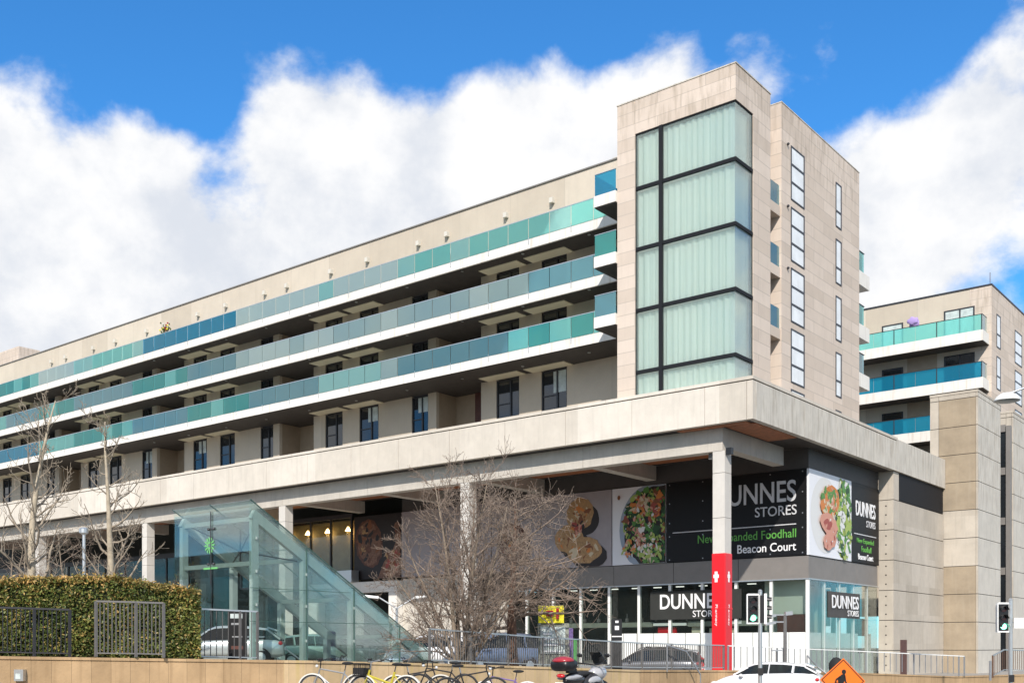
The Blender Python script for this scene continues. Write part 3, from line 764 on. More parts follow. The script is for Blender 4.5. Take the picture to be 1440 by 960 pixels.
b = MB(); b.box(-28.9, -27.2, SY+.5, SY+.6, .75, 1.0); b.box(-30.0, -29.4, SY+.5, SY+.6, .75, 1.1); b.build('window_display', 'glow_display_cream', bld)
b = MB()
for i in range(4): y = 54.3+2.3*i; b.box(-24.1, -23.9, y, y+.25, GB, FZ0)
b.box(-25.7, -25.6, 54.2, 62.5, 1.2, 3.4)
b.build('shop_column', 'interior_pale', bld)
# concrete pier and side wall
b = MB(); gr = MB(); zs = [10.22, 8.55, 6.8, 5.03, 3.27, 1.52, -.24, -2.0]
for a, c in zip(zs, zs[1:]):
    b.box(-22.88, -22.0, 63.0, 63.9, c+.02, a-.02)
    if a < 9: b.box(-22.6, -22.0, 63.92, 68.0, c+.02, a-.02); b.box(-22.6, -22.0, 68.02, 72.3, c+.02, a-.02)
b.build('side_wall', 'wall_concrete', bld)
gr.box(-22.86, -22.05, 63.03, 72.28, -2, 10.2); gr.build('joint_backing', 'joint', bld)
b = MB(); b.box(-22.04, -22.02, 64.0, 72.25, 8.6, 10.2); 
b.build('louvre', 'dark_metal', bld)
b = MB()
for z in zs[1:-1]:
    for q in (.35, .87, 1.4): b.lathe((-22.44, 62.995, z-q), [(.05, 0), (.05, .006)], 8, 'Y')
b.build('tie_hole', 'joint', bld)
b = MB(); b.box(-22.02, -21.985, onX(1266, -22), onX(1275, -22), -1.9, .38); b.build('door', 'entrance_brown', bld)

# ---------- left part under the podium: entrance portal, restaurant, dark shops
b = MB(); b.box(-52.1, -43.1, SY, SY+.3, -2, 4.6); b.build('ground_wall', 'podium_side_concrete', bld)
b = MB()
b.box(-56.9, -52.11, SY-.6, SY+.2, 3.75, 4.5); b.box(-52.9, -52.12, SY-.6, SY+.2, -1, 3.74); b.box(-56.9, -56.2, SY-.6, SY+.2, -1, 3.74); b.box(-61.2, -56.91, SY-.6, SY+.2, 3.75, 4.5); b.box(-61.2, -60.3, SY-.6, SY+.2, -1, 3.74)
b.build('entrance_portal', 'slab_white', bld)
b = MB(); b.box(-57.9, -56.3, SY-.9, SY-.2, 4.51, 5.35); b.build('roof_unit', 'aluminium', bld)
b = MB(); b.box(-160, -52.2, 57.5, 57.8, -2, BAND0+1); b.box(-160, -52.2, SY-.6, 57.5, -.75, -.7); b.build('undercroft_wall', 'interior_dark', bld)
b = MB(); b.box(-70, -57.4, SY+.9, SY+1.0, 4.6, 9.15); b.build('restaurant_wall', 'interior_gold', bld)
fr = MB()
for x in (-57.3, -59.5, -61.7, -63.9, -66.1, -70.0): fr.box(x-.07, x+.07, SY, SY+.15, 4.6, 9.2)
fr.box(-70, -57.2, SY, SY+.16, 4.45, 4.6); fr.box(-70, -57.2, SY, SY+.16, 9.2, 9.5); rf = fr.build('restaurant_frame', 'frame_dark', bld)
b = MB(); b.box(-69.9, -57.3, SY+.06, SY+.075, 4.6, 9.2); b.build('pane', 'dim_glass', rf)
for x in (-58.2, -60.4, -62.6, -64.8):
    b = MB(); b.lathe((x, SY+.55, 8.35), [(.05, .3), (.22, .0), (.2, -.02)], 14); b.build('pendant_lamp', 'lamp_warm', bld)
    pl_ = bpy.data.lights.new('pendant_light', 'POINT'); pl_.energy = 16; pl_.color = (1, .66, .3); pl_.shadow_soft_size = .1; po_ = bpy.data.objects.new('pendant_light', pl_); col.objects.link(po_); po_.location = (x, SY+.5, 8.15)
fr = MB(); 
for x in [-71-3.2*i for i in range(12)]: fr.box(x-.06, x+.06, SY+.3, SY+.45, -.7, 7.5)
fr.box(-112, -70.9, SY+.3, SY+.46, 7.5, 7.9); fr.build('undercroft_frame', 'frame_dark', bld)
b = MB(); b.box(-112, -70.9, SY+.36, SY+.37, -.7, 7.5); b.build('undercroft_glass', 'dim_glass', bld)
b = MB(); b.box(-74, -71.5, 56.9, 57.0, -.7, 4.6); b.box(-84, -80, 56.9, 57.0, -.7, 5.5); b.build('undercroft_panel', 'interior_grey', bld)

# ================================================================== STAIR TOWERS AND FAR BLOCK
def stair_tower(label, x0, x1, y0, y1, top, tanned):
    t = thing('stair_tower', label, 'concrete tower', ((x0+x1)/2, (y0+y1)/2, -2.2))
    f = MB(); s = MB(); tn = MB(); zs = [top-.05]+[top-.35-1.8*k for k in range(11)]
    for k, (a, c) in enumerate(zip(zs, zs[1:])):
        xm = x0+.55
        
        if k in tanned: tn = MB(); tn.box(xm+.012, x1-.12, y0, y0+.3, c+.02, a-.02); tn.build('front_panel', 'tan_concrete', t)['label'] = 'dark tan weathered panel'
        else: f.box(xm+.012, x1-.12, y0, y0+.3, c+.02, a-.02)
        (f if k > 0 else f).box(x0, xm-.012, y0, y0+.3, c+.02, a-.02)
        s.box(x1-.3, x1, y0+.13, (y0+y1)/2-.01+1.2, c+.02, a-.02); s.box(x1-.3, x1, (y0+y1)/2+1.21, y1, c+.02, a-.02); f.box(x1-.1, x1-.003, y0+.003, y0+.12, c+.02, a-.02)
    f.box(x0-.02, x1+.02, y0-.02, y1, top-.049, top+.1)
    f.build('front_panel', 'wall_concrete', t)
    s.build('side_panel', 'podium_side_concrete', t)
    b = MB(); b.box(x0+.03, x1-.03, y0+.03, y1-.02, -2.2, top-.06); b.build('joint_backing', 'joint', t)
    return t
stair_tower('tall panelled concrete stair tower with patchy tan front, joined to the end of the podium', -22.86, -19.89, 72.34, 77.69, 16.3, (1, 2, 3, 4, 7, 8, 9, 10))
stair_tower('concrete tower cut by the right photo edge, beyond a dark glazed slot', -20.9, -19.89, 80.9, 88, 16.4, ())
t = thing('glazed_slot', 'tall narrow dark glazed slot between the two concrete towers', 'glazing', (-21, 79, -2.2))
b = MB(); b.box(-22.0, -20.1, 80.6, 80.7, -2, 15.4); b.build('glass_wall', 'window_glass', t)
b = MB()
for z in (15.0, 12, 8.5, 5, 1.5): b.box(-22, -20.3, 80.5, 80.59, z, z+.5)
b.box(-20.25, -19.95, 80.45, 80.85, -2, 15.4)
b.build('frame', 'fascia_grey', t)

fb = thing('apartment_building', 'shorter beige apartment block with three teal balconies behind the concrete stair tower', 'apartment building', (-27, 88, -2.2))
FY, FXR, FT = 82.0, -21.6, 25.9
b = MB(); b.box(-48, FXR, FY, 108, 3, FT); b.build('wall', 'top_wall', fb)
b = MB(); b.box(-48.1, FXR+.05, FY-.05, 108, FT+.002, FT+.12); b.build('roof_coping', 'frame_dark', fb)
b = MB(); b.box(FXR-.3, FXR+.012, FY-.012, 100, 3, FT-.01); b.box(FXR-1.5, FXR-.3, FY-.012, FY+.1, 3, FT-.01); b.build('stone_corner', 'tower_stone', fb)
for k, z in enumerate((21.65, 18.3, 14.95)):
    b = MB(); b.box(-40, FXR-.15, 80.4, FY-.013, z, z+.75); s = b.build('balcony_slab', 'slab_white', fb)
    b = MB(); b.box(-39.9, FXR-.2, 80.45, FY-.02, z-.03, z-.002); b.build('soffit', 'soffit_dark', s)
    m_ = ('rail_teal', 'rail_blue', 'rail_blue')[k]
    for i in range(7):
        x = FXR-.25-1.55*i; b = MB(); b.box(x, x-1.53, 80.45, 80.47, z+.75, z+1.85); b.build('glass_panel', m_, s)
    b = MB(); b.box(FXR-.24, FXR-.22, 80.47, 81.6, z+.75, z+1.85); b.build('glass_panel', 'rail_pale', s)
    b = MB(); b.box(-39.8, FXR-.2, 80.43, 80.5, z+1.852, z+1.89); b.box(FXR-.26, FXR-.2, 80.5, 81.62, z+1.852, z+1.89)
    for i in range(5): b.box(FXR-.25-3.1*i-.03, FXR-.25-3.1*i+.03, 80.42, 80.44, z+.4, z+1.85)
    b.build('handrail', 'frame_dark', s)
for k, z in enumerate((22.4, 19.05, 15.7)):
    for x0, x1, h in ((-22.75, -24.9, 2.25), (-27.9, -29.5, 2.0)):
        f = MB(); y = FY-.06
        f.box(x0, x1, y, y+.1, z+h-.09, z+h); f.box(x0, x0-.1, y, y+.1, z+.05, z+h-.09); f.box(x1, x1+.1, y, y+.1, z+.05, z+h-.09)
        if x1 < -24 and x0 > -24: f.box((x0+x1)/2+.1, (x0+x1)/2-.1+.1, y, y+.1, z+.05, z+h-.09)
        o = f.build('window', 'frame_dark', fb); p = MB(); p.box(x0-.05, x1+.05, y+.03, y+.05, z+.05, z+h-.05); p.build('pane', 'window_glass' if k else 'poster', o)
b = MB(); 
for z in (19.2, 15.85): b.box(-25.4, -27.6, FY-.02, FY-.013, z, z+2.6)
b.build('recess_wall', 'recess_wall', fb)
for z in (24.15, 21.1, 18.1):
    f = MB(); 
    for (y0, y1, zt_, h) in ((83.23, 84.3, z, 2.4), (88.3, 90.4, z, 2.5)):
        side_window(y0, y1, zt_-h, zt_, (.4,) if y1 < 85 else (.33, .66), FXR+.014, 'blind_white', fb)
b = MB(); b.tube([(-21.75, 82.2, 26), (-21.75, 82.2, 26.9)], .03, 5); b.build('aerial', 'galv', fb)
t = MB(); t.blob((-26.6, 80.35, 24.0-.1), (.42, .1, .28), fn=lambda p: p*(1+.3*math.sin(p.x*14)*math.cos(p.z*9))); t.box(-26.9, -26.2, 80.38, 80.42, 23.5, 23.9)
o = t.build('draped_cloth', 'purple_cloth', origin=(-26.6, 80.35, 23.6), smooth=True); tag(o, 'small purple cloth hung over the top teal balcony rail of the far block', 'cloth')

# ================================================================== BILLBOARDS
def vary(c, a): return c
plain('img_cream', (.62, .52, .36), .5); plain('img_orange', (.6, .2, .04), .5); plain('img_brown', (.22, .08, .03), .5); plain('img_dkgreen', (.02, .07, .02), .5)
plain('img_green', (.09, .25, .05), .5); plain('img_lime', (.35, .45, .1), .5); plain('img_pink', (.6, .28, .2), .5); plain('img_white', (.7, .7, .68), .5); plain('img_dark', (.02, .015, .015), .5)
plain('img_meat', (.35, .07, .05), .5); plain('img_tan', (.42, .25, .11), .5, 0, .3, 9); plain('img_plate', (.3, .36, .44), .5); plain('img_pale', (.78, .79, .82), .45); plain('img_bread', (.12, .045, .025), .5, 0, .6, 5); plain('img_crust', (.2, .1, .06), .5, 0, .5, 7)
IM = ['img_cream','img_orange','img_brown','img_dkgreen','img_green','img_lime','img_pink','img_white','img_dark','img_meat','img_tan','img_plate','img_pale','img_bread','img_crust']
class Pic:
    def __init__(s, mapf, w, h): s.b = MB(); s.map = mapf; s.w = w; s.h = h; s.k = 0
    def poly(s, pts, m):
        s.k += 1; d = .004+s.k*.00025
        pts = [(min(max(a, .01), s.w-.01), min(max(c, .01), s.h-.01)) for a, c in pts]
        s.b.poly([s.map(a, c, d) for a, c in pts], IM.index(m)); return s
    def ell(s, cx, cy, rx, ry, m, rot=0, n=26, jag=0.):
        o = []
        for i in range(n):
            a = 2*math.pi*i/n; k = 1+jag*(rnd.random()-.5)*2; x = math.cos(a)*rx*k; y = math.sin(a)*ry*k
            o.append((cx+x*math.cos(rot)-y*math.sin(rot), cy+x*math.sin(rot)+y*math.cos(rot)))
        return s.poly(o, m)
    def leaves(s, cx, cy, rx, ry, n, cols, size):
        for i in range(n):
            a = rnd.random()*6.283; q = math.sqrt(rnd.random()); z = size*(.5+rnd.random())
            s.ell(cx+math.cos(a)*rx*q, cy+math.sin(a)*ry*q, z, z*(.25+.5*rnd.random()), rnd.choice(cols), rnd.random()*3.14, 9, .3)
        return s
def yboard(x0): return lambda u, v, d: (x0+u, SY-.062-d, 4.72+v)        # u to the right along +X
def xboard(y0): return lambda u, v, d: (SX+.062+d, y0+u, 4.72+v)
BH = 4.45
def board_front(label, x0, x1, mat):
    t = thing('billboard', label, 'billboard', ((x0+x1)/2, SY-.03, 4.7)); b = MB(); b.box(x0+.01, x1-.01, SY-.06, SY+.05, 4.72, 4.72+BH)
    b.build('panel', mat, t); return t
# 1 bread on dark
t = board_front('dark billboard with brown roasted food, beside the lit restaurant glass', -56.9, -52.25, 'img_dark')
p = Pic(yboard(-56.9), 4.65, BH)
p.ell(1.5, 2.5, 1.35, 1.75, 'img_bread', .3, 30, .05).ell(1.5, 2.5, 1.1, 1.5, 'img_crust', .3, 30, .08).leaves(1.5, 2.5, 1.0, 1.4, 50, ['img_crust','img_bread','img_dark','img_brown'], .3).leaves(1.0, 2.8, .4, 1.0, 10, ['img_tan'], .12)
p.poly([(2.4,.01),(4.6,.01),(4.6,3.2),(3.9,2.0),(3.0,1.1)], 'img_crust').leaves(3.9, 1.0, .7, .9, 46, ['img_brown','img_meat','img_crust','img_tan'], .28).leaves(4.4, 2.9, .2, .8, 16, ['img_crust','img_brown','img_bread'], .2)
p.b.build('picture', IM, t)
# 2 grey blank, 3 buns, 4 salad
board_front('plain lilac grey billboard mostly hidden behind the twiggy multi-stem tree', -52.2, -44.2, 'board_grey')
t = board_front('billboard picture of three golden filled buns on grey', -44.15, -35.0, 'board_grey')
p = Pic(yboard(-44.15), 9.15, BH)
for cx, cy, rx, ry, m in ((1.6,1.8,1.2,1.2,'img_bread'),(6.9,3.2,1.0,.95,'img_tan'),(6.1,1.75,1.05,.85,'img_tan'),(7.2,1.0,1.25,.8,'img_tan')):
    p.ell(cx+.35, cy-.35, rx*1.02, ry, 'img_dark', 0, 26, .05); p.ell(cx, cy, rx, ry, m, 0, 26, .06); p.leaves(cx, cy, rx*.75, ry*.7, 34, ['img_tan','img_orange','img_brown','img_cream','img_tan'], .2)
p.leaves(6.8, 2.4, .5, .35, 16, ['img_dark','img_meat','img_pink'], .16)
p.b.build('picture', IM, t)
t = board_front('billboard picture of a green salad bowl next to the black lettered board', -34.95, -31.35, 'img_pale')
p = Pic(yboard(-34.95), 3.6, BH)
p.ell(2.85, 2.0, 2.35, 2.6, 'img_plate', 0, 40).ell(3.0, 2.05, 2.2, 2.4, 'img_dark', 0, 30, .05)
p.leaves(2.6, 2.15, 1.75, 2.15, 300, ['img_dkgreen','img_green','img_dkgreen','img_green','img_brown','img_lime','img_dkgreen','img_meat'], .2)
p.leaves(2.2, 3.3, .8, .5, 26, ['img_tan','img_orange','img_pink','img_cream','img_orange'], .2).leaves(3.1, 3.4, .25, .8, 20, ['img_orange','img_brown','img_meat'], .2)
p.leaves(2.0, 1.5, .4, .8, 26, ['img_pink','img_pink','img_white','img_cream'], .17).leaves(1.2, .9, .5, .5, 26, ['img_white','img_orange','img_pink','img_lime'], .15).leaves(2.6, .6, .8, .45, 40, ['img_lime','img_cream','img_green','img_white'], .16).leaves(2.3, 2.2, 1.5, 1.9, 110, ['img_white','img_cream','img_green','img_lime','img_dkgreen','img_pink'], .09)
p.ell(.55, 3.9, .1, .14, 'img_brown')
p.b.build('picture', IM, t)
# 5 black lettered board
t = board_front('long black lettered billboard reading DUNNES STORES, New Expanded Foodhall, Beacon Court', -31.3, SX-.08, 'board_black')
ym = lambda x0: (lambda u, v, d: (x0+u, SY-.062-d, v))
text('DUNNES', 'lettering', 'letter_grey', lambda u, v, d: (-23.55+u, SY-.061-d, 7.55+v), 4.75, 1.12, .012, t)
text('STORES', 'lettering', 'letter_grey', lambda u, v, d: (-23.52+u, SY-.061-d, 6.85+v), 2.35, .52, .004, t)
b = MB(); b.box(-30.9, -23.55, SY-.075, SY-.061, 6.33, 6.38); b.build('rule_line', 'letter_grey', t)
text('New Expanded Foodhall', 'lettering', 'letter_green', lambda u, v, d: (-23.55+u, SY-.061-d, 5.62-.1+v), 5.75, .6, .004, t)
text('Beacon Court', 'lettering', 'letter_white', lambda u, v, d: (-23.55+u, SY-.061-d, 4.98+v), 3.35, .46, .006, t)
b = MB()
for x in (-31.1, -29, -27.3, -25, -23.2):
    for z in (4.85, 6.15, 6.9, 8.0, 9.05):
        b.box(x-.03, x+.03, SY-.07, SY-.061, z-.03, z+.03)
b.build('fixing', 'steel_grey', t)
# side face
ye = 58.7
t = thing('billboard', 'bright picture board of pink food and green leaves round the corner', 'billboard', (SX, 55.8, 4.7)); b = MB(); b.box(SX-.07, SX+.06, SY-.058, ye, 4.72, 4.72+BH); b.build('panel', 'img_pale', t)
p = Pic(xboard(SY), ye-SY, BH)
p.ell(2.0, 2.2, 1.9, 2.0, 'img_white', 0, 40)
p.leaves(4.5, 2.2, 1.0, 2.2, 260, ['img_green','img_dkgreen','img_lime','img_white','img_green','img_white'], .26)
p.ell(2.5, 3.0, 1.25, .85, 'img_orange', .2, 20, .1).leaves(2.5, 3.0, 1.1, .8, 60, ['img_orange','img_pink','img_cream','img_green'], .18).leaves(2.4, 3.35, .4, .2, 12, ['img_green', 'img_lime'], .12)
p.ell(2.3, 1.75, 1.2, .55, 'img_pink', -.1, 18, .1).ell(2.2, 1.75, .6, .28, 'img_meat', -.1, 14, .1).ell(2.5, .95, .85, .5, 'img_pink', .3, 18, .15).leaves(2.4, 1.3, .8, .8, 30, ['img_pink','img_white','img_pink','img_meat'], .13)
p.b.build('picture', IM, t)
t = thing('billboard', 'narrow dark side billboard reading DUNNES STORES beside the concrete pier', 'billboard', (SX, 60.8, 4.7)); b = MB(); b.box(SX-.07, SX+.06, ye+.01, 62.95, 4.72, 4.72+BH); b.build('panel', 'board_black', t)
xm = lambda y1, z: (lambda u, v, d: (SX+.061+d, y1+u, z+v))
text('DUNNES', 'lettering', 'letter_white', xm(62.35, 7.35), 3.0, .85, .012, t); text('STORES', 'lettering', 'letter_grey', xm(62.35, 6.8), 1.4, .38, .004, t)
b = MB(); b.box(SX+.061, SX+.07, 59.1, 62.5, 6.3, 6.35); b.build('rule_line', 'letter_grey', t)
text('New Expanded', 'lettering', 'letter_green', xm(62.1, 5.75), 2.6, .36, .004, t); text('Foodhall', 'lettering', 'letter_green', xm(61.7, 5.35), 1.5, .34, .004, t); text('Beacon Court', 'lettering', 'letter_white', xm(62.0, 4.9), 2.3, .34, .006, t)
# shop window signs
t = thing('shop_sign', 'wide black window sign reading DUNNES STORES behind the shop front glass', 'shop sign', (-29, SY+.1, 1.6))
b = MB(); b.box(-32.4, -26.7, SY+.0, SY+.025, 1.5, 3.1); b.build('panel', 'interior_dark', t)
text('DUNNES', 'lettering', 'letter_white', lambda u, v, d: (-31.75+u, SY-.001-d, 2.08+v), 3.85, .85, .014, t, 'LEFT')
text('STORES', 'lettering', 'letter_white', lambda u, v, d: (-27.95+u, SY-.001-d, 1.62+v), 1.7, .36, .0, t)
t = thing('shop_sign', 'dark grey window sign reading DUNNES STORES on the side glazing', 'shop sign', (SX, 57.9, 1.6))
b = MB(); b.box(SX-.028, SX+.01, 55.63, 60.1, 1.55, 2.95); b.build('panel', 'dark_cladding', t)
text('DUNNES', 'lettering', 'letter_white', xm(59.75, 2.05), 3.8, .72, .012, t); text('STORES', 'lettering', 'letter_white', xm(59.75, 1.66), 1.6, .32, .0, t)
# red wrap round the first column
c0 = -24.02
t = thing('column_wrap', 'bright red vinyl wrap with a white cross and vertical lettering round the front column', 'banner', (c0, BY+.3, -1.2))
b = MB(); b.box(c0-.40, c0+.31, BY-.02, BY+.70, -1.9, 4.35); b.build('sleeve', 'red_vinyl', t, bevel=.04)
b = MB(); b.box(c0-.41, c0+.32, BY-.03, BY+.71, 1.72, 1.80); b.build('strap', 'red_vinyl', t, bevel=.01)
b = MB(); b.box(c0-.30, c0-.02, BY-.026, BY-.0202, 3.2, 3.36); b.box(c0-.235, c0-.085, BY-.0265, BY-.0205, 3.0, 3.5); b.build('cross', 'letter_white', t); b = MB(); b.box(c0+.3102, c0+.316, BY+.22, BY+.46, 3.2, 3.36); b.box(c0+.3104, c0+.3165, BY+.27, BY+.41, 3.0, 3.5); b.build('cross', 'letter_white', t)
text('Pharmacy', 'lettering', 'letter_white', lambda u, v, d: (c0-.24+v, BY-.0205-d, 2.95+u*-1-1.0), 1.0, .16, .004, t, 'LEFT', .008)
text('Pharmacy', 'lettering', 'letter_white', lambda u, v, d: (c0+.3105+d, BY+.27+v, 1.95-u), 1.0, .14, .004, t, 'LEFT', .008)
#@@PART3
# ================================================================== ACROSS THE STREET (behind the photographer, seen in reflections)
t = thing('office_block', 'long brick office block across the street, behind the photographer', 'office block', (-45, -30, -2.2))
b = MB(); b.box(-150, 40, -50, -26, -2.4, 10.5); b.build('wall', 'bark_red', t)
b = MB()
for k in range(60):
    for z in (0, 3.5, 7): b.box(-148+3.1*k, -146.2+3.1*k, -26.02, -25.95, z, z+1.8)
b.build('window_band', 'window_glass', t)

# ================================================================== GLASS STAIR CANOPY
cv = thing('stair_canopy', 'wedge shaped green tinted glass stair canopy with steel frame and round green logo', 'glass canopy', (-33.8, 28, -.9))
CX0, CX1, CY0 = -36.0, -31.7, 24.51
def zs_(y): return 4.93-(y-CY0)*.5795
def slant(x, y0, y1, dz=0): return [(x, y0, zs_(y0)+dz), (x, y1, zs_(y1)+dz)]
for x in (CX0, CX1):
    b = MB(); b.bar(*slant(x, CY0, 34.3, -.16), .2, .36); b.build('slanted_beam', 'canopy_steel', cv)
    for y in (CY0+.1, 26.93, 29.36, 31.9):
        b = MB(); b.box(x-.11, x+.11, y-.12, y+.12, -1.2, zs_(y)-.3); 
        for z in (0.2, 1.5, 2.7, 3.9):
            if z < zs_(y)-.4: b.lathe((x+(.14 if x == CX1 else -.14), y, z), [(.05, -.05), (.05, .05)], 8)
        b.build('post', 'canopy_steel', cv)
for y in (CY0+.1, 26.93, 29.36, 31.9):
    b = MB(); b.bar((CX0+.08, y, zs_(y)-.26), (CX1-.08, y, zs_(y)-.26), .1, .16); b.build('cross_bar', 'canopy_steel', cv)
b = MB(); b.bar((CX0+.08, CY0+.1, 3.0), (CX1-.08, CY0+.1, 3.0), .1, .16); b.build('cross_bar', 'canopy_steel', cv)
b = MB(); b.tube([(CX0+.1, CY0+.3, zs_(CY0)-.3), (-33.8, 25.6, 3.6), (CX1-.1, 26.7, 3.2)], .025, 5); b.tube([(CX1-.1, CY0+.3, zs_(CY0)-.3), (-33.8, 25.6, 3.6), (CX0+.1, 26.7, 3.2)], .025, 5); b.tube([(-33.8, 25.6, 3.2), (-33.8, 25.6, 4.4)], .03, 5); b.blob((-33.8, 25.6, 3.6), .09)
b.build('cable_stay', 'frame_dark', cv)
ys = [CY0-.25, 26.93, 29.36, 31.9, 34.35]
for x, e in ((CX1, .16), (CX0, -.16)):
    for a, c in zip(ys, ys[1:]):
        b = MB(); X = x+e; b.hexa([(X-.006,a+.012,-.9),(X+.006,a+.012,-.9),(X+.006,c-.012,-.9),(X-.006,c-.012,-.9)], [(X-.006,a+.012,zs_(a)+.14),(X+.006,a+.012,zs_(a)+.14),(X+.006,c-.012,max(zs_(c)+.14,-.85)),(X-.006,c-.012,max(zs_(c)+.14,-.85))]); b.build('side_glass', 'canopy_glass', cv)
for a, c in zip(ys, ys[1:]):
    for x0, x1 in ((CX0-.25, -33.86), (-33.84, CX1+.25)):
        b = MB(); b.hexa([(x0,a+.012,zs_(a)+.15),(x1,a+.012,zs_(a)+.15),(x1,c-.012,zs_(c)+.15),(x0,c-.012,zs_(c)+.15)], [(x0,a+.012,zs_(a)+.165),(x1,a+.012,zs_(a)+.165),(x1,c-.012,zs_(c)+.165),(x0,c-.012,zs_(c)+.165)]); b.build('roof_glass', 'canopy_roof_glass', cv)
jn = MB()
for y in ys[1:-1]:
    jn.bar((CX1+.17, y, -.9), (CX1+.17, y, zs_(y)+.15), .03); jn.bar((CX0-.26, y, zs_(y)+.175), (CX1+.26, y, zs_(y)+.175), .03)
for x in (CX1+.24, CX0-.24, -33.85): jn.bar((x, CY0-.25, zs_(CY0-.25)+.18), (x, 34.35, zs_(34.35)+.18), .035)
for z in (2.1, .9): jn.bar((CX1+.172, CY0-.2, z), (CX1+.172, CY0+(4.8-z)/.5795, z), .02)
jn.build('glass_joint', 'joint_green', cv)
fy = CY0-.18
for x0, x1 in ((CX0-.2, -33.86), (-33.84, CX1+.2)):
    b = MB(); b.box(x0, x1, fy, fy+.012, 2.55, 4.98); b.build('front_glass', 'canopy_glass', cv)
b = MB(); b.tube([(-33.85, fy-.03, 2.3), (-33.85, fy-.03, 5.0)], .02, 5); 
for z in (4.35, 3.05):
    for dx in (-.16, .16): b.blob((-33.85+dx, fy-.02, z), .055)
    b.tube([(-34.05, fy-.02, z), (-33.65, fy-.02, z)], .02, 5)
b.build('spider_fitting', 'frame_dark', cv)
lg = MB(); cx_, cz = -33.95, 3.75
for k in range(12):
    a = k*math.pi/6; a2 = a+.3
    lg.poly([(cx_+.13*math.cos(a), fy-.02, cz+.13*math.sin(a)), (cx_+.27*math.cos(a-.12), fy-.02, cz+.27*math.sin(a-.12)), (cx_+.33*math.cos(a+.12), fy-.02, cz+.33*math.sin(a+.12)), (cx_+.13*math.cos(a2), fy-.02, cz+.13*math.sin(a2))])
for k in range(16):
    a = k*math.pi/8; c = a+math.pi/8
    lg.quad((cx_+.08*math.cos(a), fy-.021, cz+.08*math.sin(a)), (cx_+.13*math.cos(a), fy-.021, cz+.13*math.sin(a)), (cx_+.13*math.cos(c), fy-.021, cz+.13*math.sin(c)), (cx_+.08*math.cos(c), fy-.021, cz+.08*math.sin(c)))
lg.box(cx_-.35, cx_+.5, fy-.03, fy-.015, 2.86, 2.93); lg.build('logo', 'logo_green', cv)
b = MB()
for x in (CX0+.9, -33.85, CX1-.9): b.bar((x, 26, .35), (x, 33.5, -.75-3.2), .05, .05); b.bar((x, CY0+.4, .35), (x, 26, .35), .05, .05)
b.build('stair_handrail', 'aluminium', cv)

# ================================================================== HEDGE
def hedge():
    t = thing('hedge', 'thick clipped green hedge with browning tips above the sandstone wall', 'hedge', (-27, 15, -.4))
    a = W(-30, 27.6); c = W(281, 29.4); d = (c-a); Lh = d.length; d.normalize(); n = Vector((-d.y, d.x, 0)); dep = 1.5
    def top(s): q = s/Lh; return 1.66+.20*math.sin(q*3.0)-.0*q-.36*max(0, q-.55)+.05*noise.noise(Vector((s*1.3, 2, 0)))
    core = MB(); k = 14
    for i in range(k):
        s0, s1 = Lh*i/k+.12, Lh*(i+1)/k+(.12 if i < k-1 else -.15); p0, p1 = a+d*s0, a+d*s1; q0, q1 = p0+n*(dep-.15), p1+n*(dep-.15); p0 = p0+n*.15; p1 = p1+n*.15
        core.hexa([(p0.x,p0.y,-.45),(p1.x,p1.y,-.45),(q1.x,q1.y,-.45),(q0.x,q0.y,-.45)], [(p0.x,p0.y,top(s0)-.16),(p1.x,p1.y,top(s1)-.16),(q1.x,q1.y,top(s1)-.16),(q0.x,q0.y,top(s0)-.16)])
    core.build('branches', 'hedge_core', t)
    lf = MB(); r = random.Random(3)
    def leaf(p, size, m):
        a1 = Vector((r.gauss(0,1), r.gauss(0,1), r.gauss(0,1))).normalized(); b1 = a1.cross(Vector((r.gauss(0,1), r.gauss(0,1), r.gauss(0,1)))).normalized()
        x, y = a1*size, b1*size*.55; lf.poly([p-x, p-y*.8, p+x, p+y*.8], m)
    for i in range(42000):
        u_ = r.random()
        s = r.random()*Lh; lump = .10*noise.noise(Vector((s*1.1, u_*3, 5)))
        if u_ < .62:
            z = -.38+(top(s)+.38)*r.random(); bulge = .13*noise.noise(Vector((s*1.6, z*1.6, 0)))+.05*noise.noise(Vector((s*5, z*5, 3))); p = a+d*s+n*(r.random()**1.6*.28+bulge); p.z = z
        elif u_ < .86:
            p = a+d*s+n*(r.random()*dep); p.z = top(s)-.14+abs(r.gauss(0, .075))+.07*noise.noise(Vector((p.x*2, p.y*2, 0)))
        else:
            e = r.random(); p = a+d*(Lh-.02-r.random()**1.6*.25+.1*noise.noise(Vector((e*3, 7, r.random()))))+n*(e*dep); p.z = -.38+(top(Lh)+.38)*r.random()
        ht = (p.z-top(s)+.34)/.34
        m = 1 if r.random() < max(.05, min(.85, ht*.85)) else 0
        leaf(p, .03+.03*r.random(), m)
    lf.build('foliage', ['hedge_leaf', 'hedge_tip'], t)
hedge()

